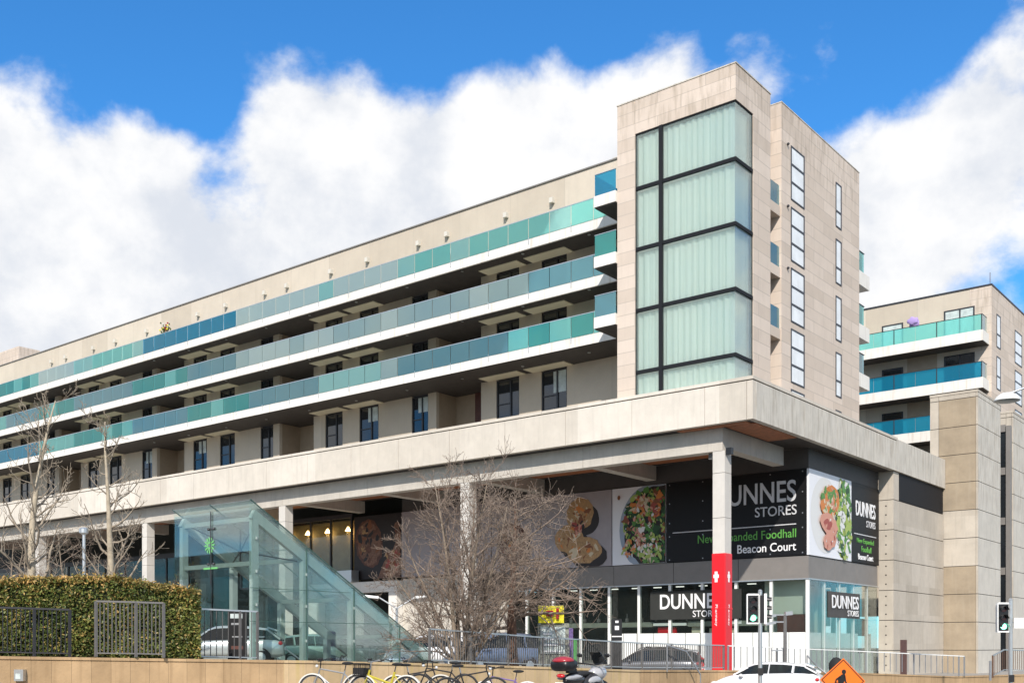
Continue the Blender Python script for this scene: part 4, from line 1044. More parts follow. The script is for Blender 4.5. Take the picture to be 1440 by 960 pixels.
# ================================================================== RAILINGS
def railing(label, pts, h, pitch, rail_mat, bar_mat, postn=12, low=True, bw=.018, group=None):
    pts = [Vector(p) for p in pts]; o = pts[len(pts)//2]
    t = thing('railing', label, 'railing', tuple(o), group)
    tr = MB(); bars = MB(); k = 0
    posts = []
    for a, c in zip(pts, pts[1:]):
        tr.bar(a+Vector((0,0,h)), c+Vector((0,0,h)), .055, .045)
        if low: tr.bar(a+Vector((0,0,.09)), c+Vector((0,0,.09)), .04, .03)
        L_ = (c-a).length; n = max(1, int(L_/pitch))
        for i in range(n):
            p = a+(c-a)*(i/n)
            if k % postn == 0: posts.append(p)
            else: bars.box(p.x-bw/2, p.x+bw/2, p.y-bw/2, p.y+bw/2, p.z+.10, p.z+h-.02)
            k += 1
    posts.append(pts[-1])
    tr.build('rail', rail_mat, t); bars.build('bars', bar_mat, t)
    for p in posts: b = MB(); b.box(p.x-.03, p.x+.03, p.y-.03, p.y+.03, p.z, p.z+h); b.build('post', bar_mat, t)
    return t
railing('dark iron railing along the left part of the hedge front', [P(-80, 26.1, -.2), P(98, 26.9, -.27)], 1.18, .1, 'frame_dark', 'frame_dark', 20)
railing('pale grey steel gate panel standing in front of the hedge', [P(135, 26.9, -.26), P(180, 27.05, -.27), P(230, 27.3, -.29)], 1.38, .085, 'galv', 'galv', 10, bw=.022)
railing('low galvanised railing between the hedge and the glass canopy', [P(262, 30.2, -.36), P(362, 31.2, -.42)], 1.42, .16, 'aluminium', 'galv', 9)
railing('long thin grey railing on the wall behind the bicycles', [P(604, 31.9, -.49), P(760, 36.2, -.7), P(900, 40.2, -.88), P(1018, 44.2, -.97)], 1.0, .115, 'aluminium', 'galv', 16, bw=.02)
railing('thin pale railing above the wall behind the white hatchback', [P(1024, 44.6, -.98), P(1200, 50.2, -1.22), P(1356, 54.2, -1.5)], 1.0, .4, 'white_paint', 'steel_grey', 8, low=False, bw=.03)
railing('short brownish railing at the right photo edge behind the traffic light', [P(1396, 46, -1.35), P(1412, 46.5, -1.1), P(1460, 47.5, -1.15)], .95, .12, 'aluminium', 'bark_red', 10, bw=.02)
def handrail(label, pts):
    t = thing('handrail', label, 'handrail', pts[-1]); b = MB(); b.tube(pts, .03, 8); b.build('rail', 'steel_grey', t)
    b = MB(); p = pts[0]; b.tube([(p[0], p[1], p[2]), (p[0], p[1], p[2]-1.0)], .025, 6); b.build('post', 'steel_grey', t)
    b = MB(); p = pts[-1]; b.tube([(p[0], p[1], p[2]), (p[0], p[1], p[2]-1.1)], .025, 6); b.build('post', 'steel_grey', t)
handrail('sloping steel handrail of the steps at the tail of the grey estate car', [P(938, 40.9, .03), P(965, 41.5, -.2), P(985, 41.8, -1.1)])
handrail('sloping steel handrail just right of the white hatchback', [P(1135, 46.5, -.4), P(1150, 46.6, -.9), P(1163, 46.5, -1.2)])

# ================================================================== TREES
def tree(label, base, name='bare_tree', stems=((0,0,1),), h=8, r0=.16, mats=('bark_grey','twig_grey'), seed=1, levels=3, nb=(9, 6, 5), lens=(.36, .4, .45), spread=55, start=.25, bend=.1, upl=.25, leafm=None, sides=(8, 5, 4, 3), minr=.006, group=None, gap=1.):
    r = random.Random(seed); t = thing(name, label, 'tree', base, group); tr = MB(); cr = MB(); B = Vector(base)
    def path(p, d, L_, n, wob, up):
        pts = [p.copy()]; d = d.normalized()
        for i in range(n):
            d = (d+Vector((r.gauss(0, wob), r.gauss(0, wob), r.gauss(0, wob)+up/n))).normalized(); p = p+d*(L_/n); pts.append(p.copy())
        return pts
    def grow(pts, rad, lev, L_):
        if lev > levels: return
        cnt = nb[lev-1]
        for i in range(cnt):
            q = start+(1-start)*(i+r.random()*.8)/cnt if lev == 1 else .15+.82*(i+r.random())/cnt
            k = q*(len(pts)-1); j = min(int(k), len(pts)-2); p = pts[j].lerp(pts[j+1], k-j); ax = (pts[j+1]-pts[j]).normalized()
            ra = rad[j]+(rad[j+1]-rad[j])*(k-j)
            per = ax.cross(Vector((r.gauss(0,1), r.gauss(0,1), r.gauss(0,1)))).normalized(); an = R(spread*(.75+.5*r.random()))
            d = ax*math.cos(an)+per*math.sin(an); l2 = L_*lens[lev-1]*(1.15-.7*q*(1 if lev == 1 else .6))*(.7+.6*r.random())
            nn = 5 if lev == 1 else 4; pp = path(p, d, l2, nn, bend*(1.2 if lev > 1 else 1), upl)
            r2 = max(minr, min(ra*.62, ra*.25+l2*.012)); rr = [max(minr*.7, r2*(1-.8*m_/nn)) for m_ in range(nn+1)]
            cr.tube(pp, rr, sides[min(lev, 3)], 0, cap=False); grow(pp, rr, lev+1, l2)
    for sx, sy, k in stems:
        d = Vector((sx, sy, 1)); pp = path(B+Vector((sx*.12, sy*.12, -.25)), d, h*k, 9, .035, .0); rr = [r0*k*(1-.95*m_/9)+.008 for m_ in range(10)]
        rr[0] *= 1.25; tr.tube(pp, rr, sides[0]); grow(pp, rr, 1, h*k)
    tr.build('trunk', mats[0], t, smooth=True); cr.build('crown', mats[1], t, smooth=True)
    if leafm:
        lf = MB()
        vs = cr.v
        for i in range(leafm[1]):
            p = Vector(vs[r.randrange(len(vs))])+Vector((r.gauss(0,.05), r.gauss(0,.05), r.gauss(0,.05))); a1 = Vector((r.gauss(0,1), r.gauss(0,1), r.gauss(0,1))).normalized()*.035; b1 = a1.cross(Vector((r.gauss(0,1), r.gauss(0,1), r.gauss(0,1)))).normalized()*.022
            lf.poly([p-a1, p-b1, p+a1, p+b1])
        lf.build('leaves', leafm[0], t)
    return t
def bs(px, Z, z): v = W(px, Z); return (v.x, v.y, z)
tree('bare pale-barked street tree rising behind the hedge, nearest the left photo edge', bs(42, 34, -.7), h=9.0, r0=.18, mats=('bark_pale', 'twig_pale'), seed=12, nb=(22, 5, 4), lens=(.25, .42, .45), spread=58, start=.24, bend=.17, upl=.95, minr=.011)
tree('bare street tree with knobbly upright branches behind the hedge middle', bs(159, 35, -.7), h=8.2, r0=.17, mats=('bark_pale', 'twig_pale'), seed=6, nb=(24, 5, 4), lens=(.24, .4, .45), spread=60, start=.22, bend=.18, upl=.95, minr=.011)
tree('smaller bare tree in shade under the podium, far left', bs(10, 62, -.8), h=7.0, r0=.12, mats=('bark_grey', 'twig_grey'), seed=21, nb=(14, 8, 5), lens=(.5, .4, .4), spread=70, start=.15, upl=.2)
tree('small bare tree in shade between the two hedge trees', bs(92, 52, -.8), h=6.6, r0=.09, mats=('bark_grey', 'twig_grey'), seed=22, nb=(18, 8, 5), lens=(.5, .4, .4), spread=72, start=.12, upl=.2)
tree('small bare tree in shade just left of the third podium column', bs(140, 54, -.8), h=5.6, r0=.07, mats=('bark_grey', 'twig_grey'), seed=23, nb=(16, 8, 5), lens=(.5, .4, .4), spread=70, start=.12, upl=.2)
tree('rusty bushy shrub between hedge and glass canopy', bs(236, 44, -.75), 'shrub', stems=((0,0,1),(.3,.1,.85),(-.3,.1,.9),(.1,-.3,.9),(-.1,.35,.8)), h=3.9, r0=.05, mats=('bark_red', 'bark_red'), seed=31, nb=(10, 7, 5), lens=(.4, .4, .4), spread=45, start=.1, upl=.3, leafm=('shrub_leaf', 2600))
tree('dense twiggy bare multi-stem tree behind the parked bicycles', bs(648, 34.2, -.6), stems=((-.42,-.1,.72),(-.25,.2,.9),(-.1,-.22,.95),(.05,.15,1.0),(.22,-.1,.95),(.42,.12,.85),(.72,.3,.62),(-.62,-.3,.6),(.3,.45,.8)), h=6.4, r0=.085, mats=('bark_grey', 'twig_grey'), seed=41, nb=(11, 8, 6), lens=(.42, .46, .46), spread=46, start=.1, bend=.14, upl=.22, minr=.008)
tree('bare tree with single reddish brown trunk right of the multi-stem tree', bs(721, 36.8, -.85), stems=((.0,.0,1.0),), h=6.1, r0=.22, mats=('bark_red', 'twig_grey'), seed=44, nb=(28, 9, 6), lens=(.52, .46, .46), spread=72, start=.26, bend=.13, upl=.25, minr=.008)
# ================================================================== VEHICLES
def interp(tab, x):
    for (a, va), (c, vc) in zip(tab, tab[1:]):
        if a <= x <= c:
            q = (x-a)/(c-a) if c > a else 0; return va+(vc-va)*q
    return tab[0][1] if x < tab[0][0] else tab[-1][1]
def car(label, paint, loc, rotz, L_=4.3, Wd=1.78, belt=None, roof=None, hatch=True, rails=False, group='cars'):
    t = thing('car', label, 'car', (0,0,0), group); hl = L_/2; hw = Wd/2
    belt = belt or [(-hl, .82), (-hl+.1, .98), (-1.2, 1.0), (.9, .95), (1.35, .9), (hl-.35, .78), (hl-.1, .66), (hl, .5)]
    roof = roof or [(-hl+.08, .98), (-hl+.32, 1.2), (-hl+.6, 1.38), (-.7, 1.47), (0, 1.48), (.35, 1.45), (.6, 1.35), (1.2, .93)]
    st = [-hl, -hl+.05, -hl+.25, -hl+.7, -1, -.5, 0, .5, 1, 1.35, hl-.5, hl-.25, hl-.07, hl]
    b = MB(); n = None; rings = []
    for x in st:
        e = min(1, (hl-abs(x))/.45); k = .80+.2*math.sqrt(max(0, e)); w_ = hw*k; zb = interp(belt, x); lo = .28 if abs(x) < hl-.1 else .36
        r = [(x, -w_*.9, lo), (x, -w_*.985, .5), (x, -w_, .66), (x, -w_*.965, zb-.05), (x, -w_*.86, zb), (x, -w_*.4, zb+.035), (x, w_*.4, zb+.035), (x, w_*.86, zb), (x, w_*.965, zb-.05), (x, w_, .66), (x, w_*.985, .5), (x, w_*.9, lo)]
        rings.append(r)
    nr = len(rings[0])
    for r in rings: b.v += r
    for i in range(len(rings)-1):
        for j in range(nr):
            q = (j+1) % nr; b.f.append((i*nr+j, (i+1)*nr+j, (i+1)*nr+q, i*nr+q)); b.m.append(0)
    b.f.append(tuple(range(nr))); b.m.append(0); b.f.append(tuple((len(rings)-1)*nr+j for j in reversed(range(nr)))); b.m.append(0)
    bo = b.build('body', paint, t, smooth=True); s = bo.modifiers.new('sub', 'SUBSURF'); s.levels = s.render_levels = 2
    # glasshouse
    x0, x1 = roof[0][0], roof[-1][0]; xs_ = sorted(set([x0]+[p[0] for p in roof]+[x0+(x1-x0)*i/10 for i in range(11)]))
    def ring(x, grow=0.):
        zr = interp(roof, x)+grow; zb = interp(belt, x)-.04; q = max(0, min(1, (zr-zb)/.5)); wl = hw*.86*(.93 if x < -hl+.4 else 1); wt = wl-(.20)*q
        return wl, wt, zb, zr
    g = MB()
    for x in xs_:
        wl, wt, zb, zr = ring(x); g.v += [(x, -wl, zb), (x, -wt-.02, zb+(zr-zb)*.88), (x, -wt*.86, zr), (x, 0, zr+.015), (x, wt*.86, zr), (x, wt+.02, zb+(zr-zb)*.88), (x, wl, zb)]
    for i in range(len(xs_)-1):
        for j in range(6): g.f.append((i*7+j, (i+1)*7+j, (i+1)*7+j+1, i*7+j+1)); g.m.append(0)
    g.build('windows', 'car_glass', t, smooth=False)
    # seats show dimly through the glass
    sb = MB()
    for x in (.15, -.8):
        for y in (-.36, .36): sb.box(x-.1, x+.08, y-.24, y+.24, .7, 1.12); sb.box(x-.06, x+.03, y-.12, y+.12, 1.14, 1.3)
    sb.build('seats', 'rubber', t, bevel=.03)
    # roof skin and pillars
    rf = MB(); zs = [x for x in xs_ if interp(roof, x) > 1.3]; rb = min(zs)-.02; re_ = max(zs)+.02; xr = [rb+(re_-rb)*i/8 for i in range(9)]
    for x in xr:
        wl, wt, zb, zr = ring(x, .012); rf.v += [(x, -wt-.035, zb+(zr-zb)*.86), (x, -wt*.88, zr+.004), (x, 0, zr+.03), (x, wt*.88, zr+.004), (x, wt+.035, zb+(zr-zb)*.86)]
    for i in range(8):
        for j in range(4): rf.f.append((i*5+j, (i+1)*5+j, (i+1)*5+j+1, i*5+j+1)); rf.m.append(0)
    rf.build('roof', paint, t, smooth=True)
    pl = MB()
    for s in (-1, 1):
        for xa, xb in ((x1-.02, re_+.0), (x0+.05, rb-.0)):
            a_, c_ = ring(xa), ring(xb); pl.bar((xa, s*(a_[0]+.0), a_[2]+.05), (xb, s*(c_[1]+.02), c_[2]+(c_[3]-c_[2])*.9), .08, .06)
        for xa, w_ in ((-.18, .07), (-1.12, .16)):
            a_ = ring(xa); pl.bar((xa, s*(a_[0]+.005), a_[2]+.02), (xa-.04, s*(a_[1]+.03), a_[2]+(a_[3]-a_[2])*.9), w_*.35, w_)
    pl.build('pillars', paint if not rails else 'paint_black', t)
    for sx in (-1, 1):
        for s in (-1, 1):
            wx = sx*(L_*.305); o = MB(); o.lathe((wx, s*(hw-.11), .31), [(.22, -.1), (.31, -.09), (.31, .09), (.22, .1)] if s > 0 else [(.22, -.1), (.31, -.09), (.31, .09), (.22, .1)], 24, 'Y'); w_ = o.build('wheel', 'rubber', t)
            o = MB(); o.lathe((wx, s*(hw-.02), .31), [(.2, -.02), (.2, .01), (.05, .02)], 16, 'Y'); o.build('rim', 'aluminium', w_)
            o = MB(); o.torus((wx, s*(hw-.06), .31), .345, .055, n=20, k=6); o.build('wheel_arch', 'rubber', t)
    for s in (-1, 1):
        o = MB(); o.blob((-hl+.13, s*(hw*.74), .84), (.1, .19, .09), n=12); o.build('tail_light', 'tail_red', t, smooth=True)
        o = MB(); o.blob((hl-.2, s*(hw*.70), .66), (.17, .17, .09), n=12); o.build('headlight', 'head_clear', t, smooth=True)
        o = MB(); o.blob((.85, s*(hw+.06), .98), (.09, .11, .07), n=10); o.build('mirror', paint, t, smooth=True)
    o = MB(); o.box(-hl-.01, -hl+.03, -.26, .26, .6, .71); o.box(hl-.03, hl+.01, -.26, .26, .38, .49); o.build('number_plate', 'white_paint', t)
    if hatch:
        o = MB(); o.hexa([(x0+.2,-.5,1.28),(x0+.55,-.5,1.40),(x0+.55,.5,1.40),(x0+.2,.5,1.28)], [(x0+.16,-.5,1.335),(x0+.55,-.5,1.47),(x0+.55,.5,1.47),(x0+.16,.5,1.335)]); o.build('spoiler', paint, t, bevel=.02)
    if rails:
        for s in (-1, 1):
            o = MB(); y = s*(hw*.86-.2); o.tube([(-1.5, y, 1.44), (-1.3, y, 1.54), (0, y, 1.57), (.4, y, 1.53), (.55, y, 1.44)], .02, 6); o.build('roof_rail', 'black', t)
        for x in (-1.0, .15): o = MB(); o.bar((x, -.72, 1.58), (x, .72, 1.58), .05, .03); o.build('roof_bar', 'black', t)
    t.location = loc; t.rotation_euler = (0, 0, rotz); return t
HD = TH                                   # heading of the camera's right axis in the world
def face(deg): return TH+R(deg)           # 0: points to the right of the photo, 180: to the left, 90: away
car('white hatchback driving left on the street in front of the traffic light', 'paint_white', W(1078, 43.0)+Vector((0,0,-2.13)), face(180-22), 4.3, 1.78, [(-2.15, .9), (-2.05, 1.08), (-1.2, 1.1), (.9, 1.04), (1.35, .96), (1.8, .8), (2.05, .66), (2.15, .5)])
er = [(-2.25, 1.02), (-2.1, 1.25), (-1.8, 1.42), (-.9, 1.5), (0, 1.5), (.35, 1.47), (.7, 1.34), (1.3, .95)]
car('dark grey estate car with roof rails behind the thin railing, left of the red column', 'paint_grey', W(917, 48)+Vector((0,0,-1.6)), face(180-16), 4.5, 1.82, roof=er, rails=True)
mr = [(-1.95, 1.1), (-1.9, 1.4), (-1.6, 1.62), (-.6, 1.68), (.1, 1.66), (.5, 1.55), (.8, 1.4), (1.5, 1.0)]
mb_ = [(-2.1, .85), (-2.05, 1.05), (-1.2, 1.08), (.9, 1.06), (1.5, .98), (1.85, .8), (2.05, .6), (2.1, .5)]
car('slate blue people carrier parked behind the multi-stem tree', 'paint_blue', W(694, 46)+Vector((0,0,-1.12)), face(180+35), 4.2, 1.8, mb_, mr)
car('silver car seen between the hedge and the glass canopy post', 'paint_silver', W(318, 41)+Vector((0,0,-.73)), face(180+8), 4.4, 1.8)
car('pale green looking car seen through the glass canopy, with a red tail light', 'paint_green', W(446, 50)+Vector((0,0,-.95)), face(18), 4.2, 1.78)
car('dark car parked behind the glass canopy, right of the pale one', 'paint_dark', W(505, 52)+Vector((0,0,-1.0)), face(5), 4.3, 1.78)
car('white car half hidden between the canopy foot and the multi-stem tree', 'paint_white', W(610, 47)+Vector((0,0,-1.0)), face(160), 4.2, 1.78)
car('dark car parked deep behind the glass canopy', 'paint_dark', W(390, 52)+Vector((0,0,-.85)), face(8), 4.3, 1.78)

# ---------- bicycles
def bicycle(label, px, Z, ang, frame='paint_black', fender=None, basket=False, bars='upright', tilt=0, dz=0.):
    t = thing('bicycle', label, 'bicycle', (0,0,0), 'bicycles parked along the wall'); r = .34; wb = .53
    for s in (-1, 1):
        o = MB(); o.torus((s*wb, 0, r), r-.02, .019, n=36, k=6); w_ = o.build('wheel', 'tyre_grey', t, smooth=True)
        o = MB(); o.torus((s*wb, 0, r), r-.045, .009, n=36, k=5)
        for k in range(18): a = k*math.pi/9; o.tube([(s*wb, (.02 if k % 2 else -.02), r), (s*wb+math.cos(a)*(r-.045), 0, r+math.sin(a)*(r-.045))], .0022, 3, cap=False)
        o.lathe((s*wb, 0, r), [(.025, -.04), (.025, .04)], 10, 'Y'); o.build('rim', 'chrome', w_)
        if fender:
            o = MB(); a0, a1 = (R(10), R(175)) if s < 0 else (R(15), R(160)); N_ = 16; y = .03; R1 = r+.02
            for k in range(N_):
                a, c = a0+(a1-a0)*k/N_, a0+(a1-a0)*(k+1)/N_
                o.quad((s*wb+math.cos(a)*R1, -y, r+math.sin(a)*R1), (s*wb+math.cos(c)*R1, -y, r+math.sin(c)*R1), (s*wb+math.cos(c)*R1, y, r+math.sin(c)*R1), (s*wb+math.cos(a)*R1, y, r+math.sin(a)*R1))
                for e in (-y, y): o.quad((s*wb+math.cos(a)*R1, e, r+math.sin(a)*R1), (s*wb+math.cos(c)*R1, e, r+math.sin(c)*R1), (s*wb+math.cos(c)*(R1-.028), e*1.1, r+math.sin(c)*(R1-.028)), (s*wb+math.cos(a)*(R1-.028), e*1.1, r+math.sin(a)*(R1-.028)))
            o.build('mudguard', fender, t)
    f = MB(); bb = (-.08, 0, .29); seat = (-.24, 0, .76); head1 = (.36, 0, .80); head0 = (.395, 0, .68); rr = .017 if not basket else .026
    for a, c in ((seat, bb), (bb, head0), ((-.22, 0, .70), head1) if not basket else ((-.17, 0, .5), head0), (head0, head1)): f.tube([a, c], rr, 7)
    for y in (-.05, .05):
        f.tube([(-wb, y, r), (bb[0], y*.6, bb[2])], .011, 5); f.tube([(-wb, y, r), (-.22, y*.4, .7)], .009, 5); f.tube([head0, (wb-.03, y, r+.12), (wb, y, r)], .012, 5)
    f.build('frame', frame, t)
    o = MB(); o.tube([(-.22, 0, .7), (-.265, 0, .9)], .013, 6); o.build('seat_post', 'chrome', t)
    o = MB(); o.blob((-.30, 0, .925), (.14, .085, .035), n=14, fn=lambda p: Vector((p.x, p.y*(1.15 if p.x < 0 else .4), p.z))); o.build('saddle', 'rubber', t, smooth=True)
    o = MB(); hb = [(.35, 0, .80), (.335, 0, .97 if bars == 'upright' else .92)]; o.tube(hb, .014, 6)
    hz = hb[1][2]; o.tube([(.20, -.29, hz+.05), (.30, -.24, hz+.045), (.37, -.08, hz), (.37, .08, hz), (.30, .24, hz+.045), (.20, .29, hz+.05)] if bars == 'upright' else [(.39, -.28, hz), (.35, 0, hz), (.39, .28, hz)], .013, 6); o.build('handlebar', 'steel_grey' if basket else 'black', t)
    for y in (-.29, .29):
        o = MB(); o.tube([(.17, y, hz+.05), (.27, y*.93, hz+.048)] if bars == 'upright' else [(.395, y, hz), (.375, y*.6, hz)], .019, 7); o.build('grip', 'rubber', t)
    o = MB(); o.lathe((bb[0], 0, bb[2]), [(.09, -.008), (.09, .008)], 18, 'Y'); o.tube([(bb[0], .05, bb[2]), (bb[0]+.12, .08, bb[2]-.12)], .01, 5); o.box(bb[0]+.08, bb[0]+.17, .08, .17, bb[2]-.14, bb[2]-.12); o.tube([(bb[0], -.05, bb[2]), (bb[0]-.12, -.08, bb[2]+.12)], .01, 5); o.build('crank', 'steel_grey', t)
    if basket:
        o = MB(); x0, x1, y0, z0, z1 = .42, .68, .17, .68, .93
        for a, c in (((x0,-y0),(x1,-y0)), ((x1,-y0),(x1,y0)), ((x1,y0),(x0,y0)), ((x0,y0),(x0,-y0))):
            for z in (z0, z1): o.tube([(a[0], a[1], z), (c[0], c[1], z)], .011, 4)
            for q in range(7): e = (a[0]+(c[0]-a[0])*q/6, a[1]+(c[1]-a[1])*q/6); o.tube([(e[0], e[1], z0), (e[0], e[1], z1)], .006, 3)
        o.box(x0, x1, -y0, y0, z0-.01, z0); o.box(x0, x1, -y0+.01, y0-.01, z0+.02, z0+.16); o.build('basket', 'rubber', t)
    else:
        o = MB(); o.blob((.43, 0, .86), .035, n=8, rings=6); o.build('front_lamp', 'head_clear', t)
    gz = road_z((px-720)/FPX*Z)+.115
    t.location = W(px, Z+1.6)+Vector((0, 0, gz+dz-.04)); t.rotation_euler = (R(tilt), 0, face(ang)); return t
bicycle('grey bicycle with pale mudguards, leftmost of the row by the sandstone wall', 471, 22.6, 168, 'steel_grey', 'fender_cream', dz=-.02)
bicycle('yellow framed hire bicycle with a black front basket and cream mudguards', 540, 21.6, 160, 'paint_yellow', 'fender_cream', True, dz=.0, tilt=3)
bicycle('second cream mudguard bicycle, dark framed, just right of the yellow hire bicycle', 588, 23.6, 12, 'paint_black', 'fender_cream', dz=-.02)
bicycle('black city bicycle with raised handlebars leaning under the multi-stem tree', 622, 23.2, 172, 'paint_black', None, bars='flat', tilt=-4, dz=.07)
bicycle('slim black bicycle with straight top tube, right of the leaning black bicycle', 662, 22.4, 10, 'paint_black', None, bars='flat', tilt=4, dz=.05)
bicycle('purple framed bicycle with white mudguards, rightmost of the row', 712, 23.4, 158, 'paint_purple', 'white_paint', dz=-.06)

# ---------- motorcycle
def motorcycle():
    t = thing('motorcycle', 'white and black motorcycle with a red lidded top box, seen from behind', 'motorcycle', (0,0,0))
    for x in (-.68, .72):
        o = MB(); o.torus((x, 0, .31), .24, .075, n=28, k=8); w_ = o.build('wheel', 'rubber', t, smooth=True); o = MB(); o.lathe((x, 0, .31), [(.18, -.03), (.18, .03)], 18, 'Y'); o.build('rim', 'steel_grey', w_)
    def sh(f): return f
    o = MB(); o.blob((.25, 0, .62), (.42, .2, .24), n=16); o.blob((-.35, 0, .72), (.4, .16, .13), n=14); o.build('body', 'paint_black', t, smooth=True)
    o = MB(); o.blob((.6, 0, .80), (.32, .19, .17), n=18, fn=lambda p: Vector((p.x, p.y*(1-.3*max(0, p.x)/.3), p.z))); 
    for s in (-1, 1): o.blob((.25, s*.15, .66), (.26, .05, .1), n=12); o.blob((-.5, s*.12, .8), (.34, .05, .06), n=12)
    o.build('fairing', 'paint_moto', t, smooth=True)
    o = MB(); o.blob((-.18, 0, .84), (.42, .17, .07), n=14); o.build('seat', 'rubber', t, smooth=True)
    sq = lambda p: Vector((max(-.23, min(.23, p.x*1.25)), max(-.25, min(.25, p.y*1.25)), max(-.13, min(.16, p.z*1.2))))
    o = MB(); o.blob((-.72, 0, 1.1), (.24, .28, .15), n=20, fn=sq); tb = o.build('top_box', 'black', t, smooth=True)
    o = MB(); o.blob((-.74, 0, 1.19), (.235, .275, .11), n=20, fn=lambda p: Vector((p.x, p.y, max(-.01, p.z)))); o.build('lid', 'case_red', tb, smooth=True)
    o = MB(); o.box(-.6, -.3, -.05, .05, .9, .98); o.build('rack', 'black', t)
    o = MB(); o.blob((-.86, 0, .86), (.06, .12, .05), n=10); o.build('tail_light', 'tail_red', t, smooth=True)
    o = MB(); o.hexa([(-.98,-.11,.55),(-.96,-.11,.55),(-.96,.11,.55),(-.98,.11,.55)], [(-.93,-.11,.72),(-.91,-.11,.72),(-.91,.11,.72),(-.93,.11,.72)]); o.build('number_plate', 'white_paint', t)
    o = MB(); o.hexa([(.72,-.2,1.0),(.74,-.2,1.0),(.74,.2,1.0),(.72,.2,1.0)], [(.5,-.15,1.3),(.515,-.15,1.3),(.515,.15,1.3),(.5,.15,1.3)]); o.build('windscreen', 'car_glass', t)
    o = MB(); o.tube([(.28, -.38, 1.06), (.42, -.2, 1.03), (.45, 0, 1.0), (.42, .2, 1.03), (.28, .38, 1.06)], .018, 6); o.build('handlebar', 'black', t)
    for s in (-1, 1):
        o = MB(); o.tube([(.4, s*.27, 1.05), (.45, s*.36, 1.2)], .01, 5); o.blob((.43, s*.40, 1.23), (.03, .08, .05), n=10); o.build('mirror', 'black', t)
        o = MB(); o.tube([(.72, s*.09, .31), (.5, s*.1, .95)], .025, 7); o.build('fork', 'steel_grey', t)
        o = MB(); o.tube([(.1, s*.16, .3), (-.5, s*.2, .38), (-.85, s*.2, .46)], [.03, .05, .06], 10); o.build('exhaust', 'steel_grey', t)
    gz = road_z((822-720)/FPX*26)+.1
    t.location = W(822, 25.2)+Vector((0,0,gz+.05)); t.rotation_euler = (0, R(-4), face(50))
motorcycle()

# ================================================================== STREET FURNITURE
def tlight(label, px, Z, zt_, ang, second=True, lensdx=0):
    t = thing('traffic_light', label, 'traffic light', (0,0,0)); H_ = zt_; gz = road_z((px-720)/FPX*Z)
    top = zt_-gz
    o = MB(); o.tube([(0,0,0), (0,0,top)], .07, 14); o.lathe((0,0,top), [(.07, 0), (.075, .02), (.04, .06)], 14); o.build('pole', 'aluminium', t, smooth=False)
    def head(x, y, rz, green=True, pr='signal_head'):
        c, s = math.cos(rz), math.sin(rz)
        def q(a, b_, z): return (x+a*c-b_*s, y+a*s+b_*c, z)
        z0 = top-1.1; o = MB()
        def bx(a0, a1, b0, b1, c0, c1, mm=o): mm.hexa([q(a0,b0,c0), q(a1,b0,c0), q(a1,b1,c0), q(a0,b1,c0)], [q(a0,b0,c1), q(a1,b0,c1), q(a1,b1,c1), q(a0,b1,c1)])
        bx(-.16, .16, -.02, .2, z0+.02, z0+.96); hd = o.build(pr, 'black', t)
        o = MB(); 
        for a0, a1 in ((-.215, -.18), (.18, .215)): bx(a0, a1, -.03, .06, z0-.02, z0+1.0, o)
        bx(-.18, .18, -.03, .06, z0-.02, z0+.03, o); bx(-.18, .18, -.03, .06, z0+.96, z0+1.02, o); bx(-.17, .17, .201, .22, z0, z0+.98, o); o.build('backing_board', 'white_paint', hd)
        for k, (mt) in enumerate(('signal_green' if green else 'signal_off', 'signal_off', 'signal_off')):
            o = MB(); cz = z0+.19+.3*k; pts = [q(.105*math.cos(a), -.035, cz+.105*math.sin(a)) for a in [i*math.pi/10 for i in range(20)]]; o.poly(pts[::-1]); ctr = [q(.105*math.cos(a), -.02, cz+.105*math.sin(a)) for a in [i*math.pi/10 for i in range(20)]]
            for i in range(20): o.quad(pts[i], pts[(i+1) % 20], ctr[(i+1) % 20], ctr[i])
            o.build('lamp', mt, hd)
            o = MB()
            for i in range(10):
                a, e = R(-10)+R(200)*i/10, R(-10)+R(200)*(i+1)/10
                o.quad(q(.125*math.cos(a), -.03, cz+.125*math.sin(a)), q(.125*math.cos(e), -.03, cz+.125*math.sin(e)), q(.115*math.cos(e), -.2, cz-.01+.115*math.sin(e)), q(.115*math.cos(a), -.2, cz-.01+.115*math.sin(a)))
            o.build('visor', 'black', hd)
    head(-.25+lensdx, 0, 0)
    if second: head(.2, .05, R(80), False)
    o = MB(); o.box(-.09, .09, -.1, -.072, 1.0, 1.25); o.build('push_button_box', 'paint_black', t)
    t.location = W(px, Z)+Vector((0,0,gz)); t.rotation_euler = (0, 0, face(ang)); return t
tlight('traffic light showing green on a pale pole in front of the white hatchback', 1069, 37, 1.88, 0)
tlight('traffic light showing green at the right photo edge, before the concrete towers', 1421, 37.5, 1.6, 0, False, .0)
b = MB(); c0_ = W(1434, 37.2)
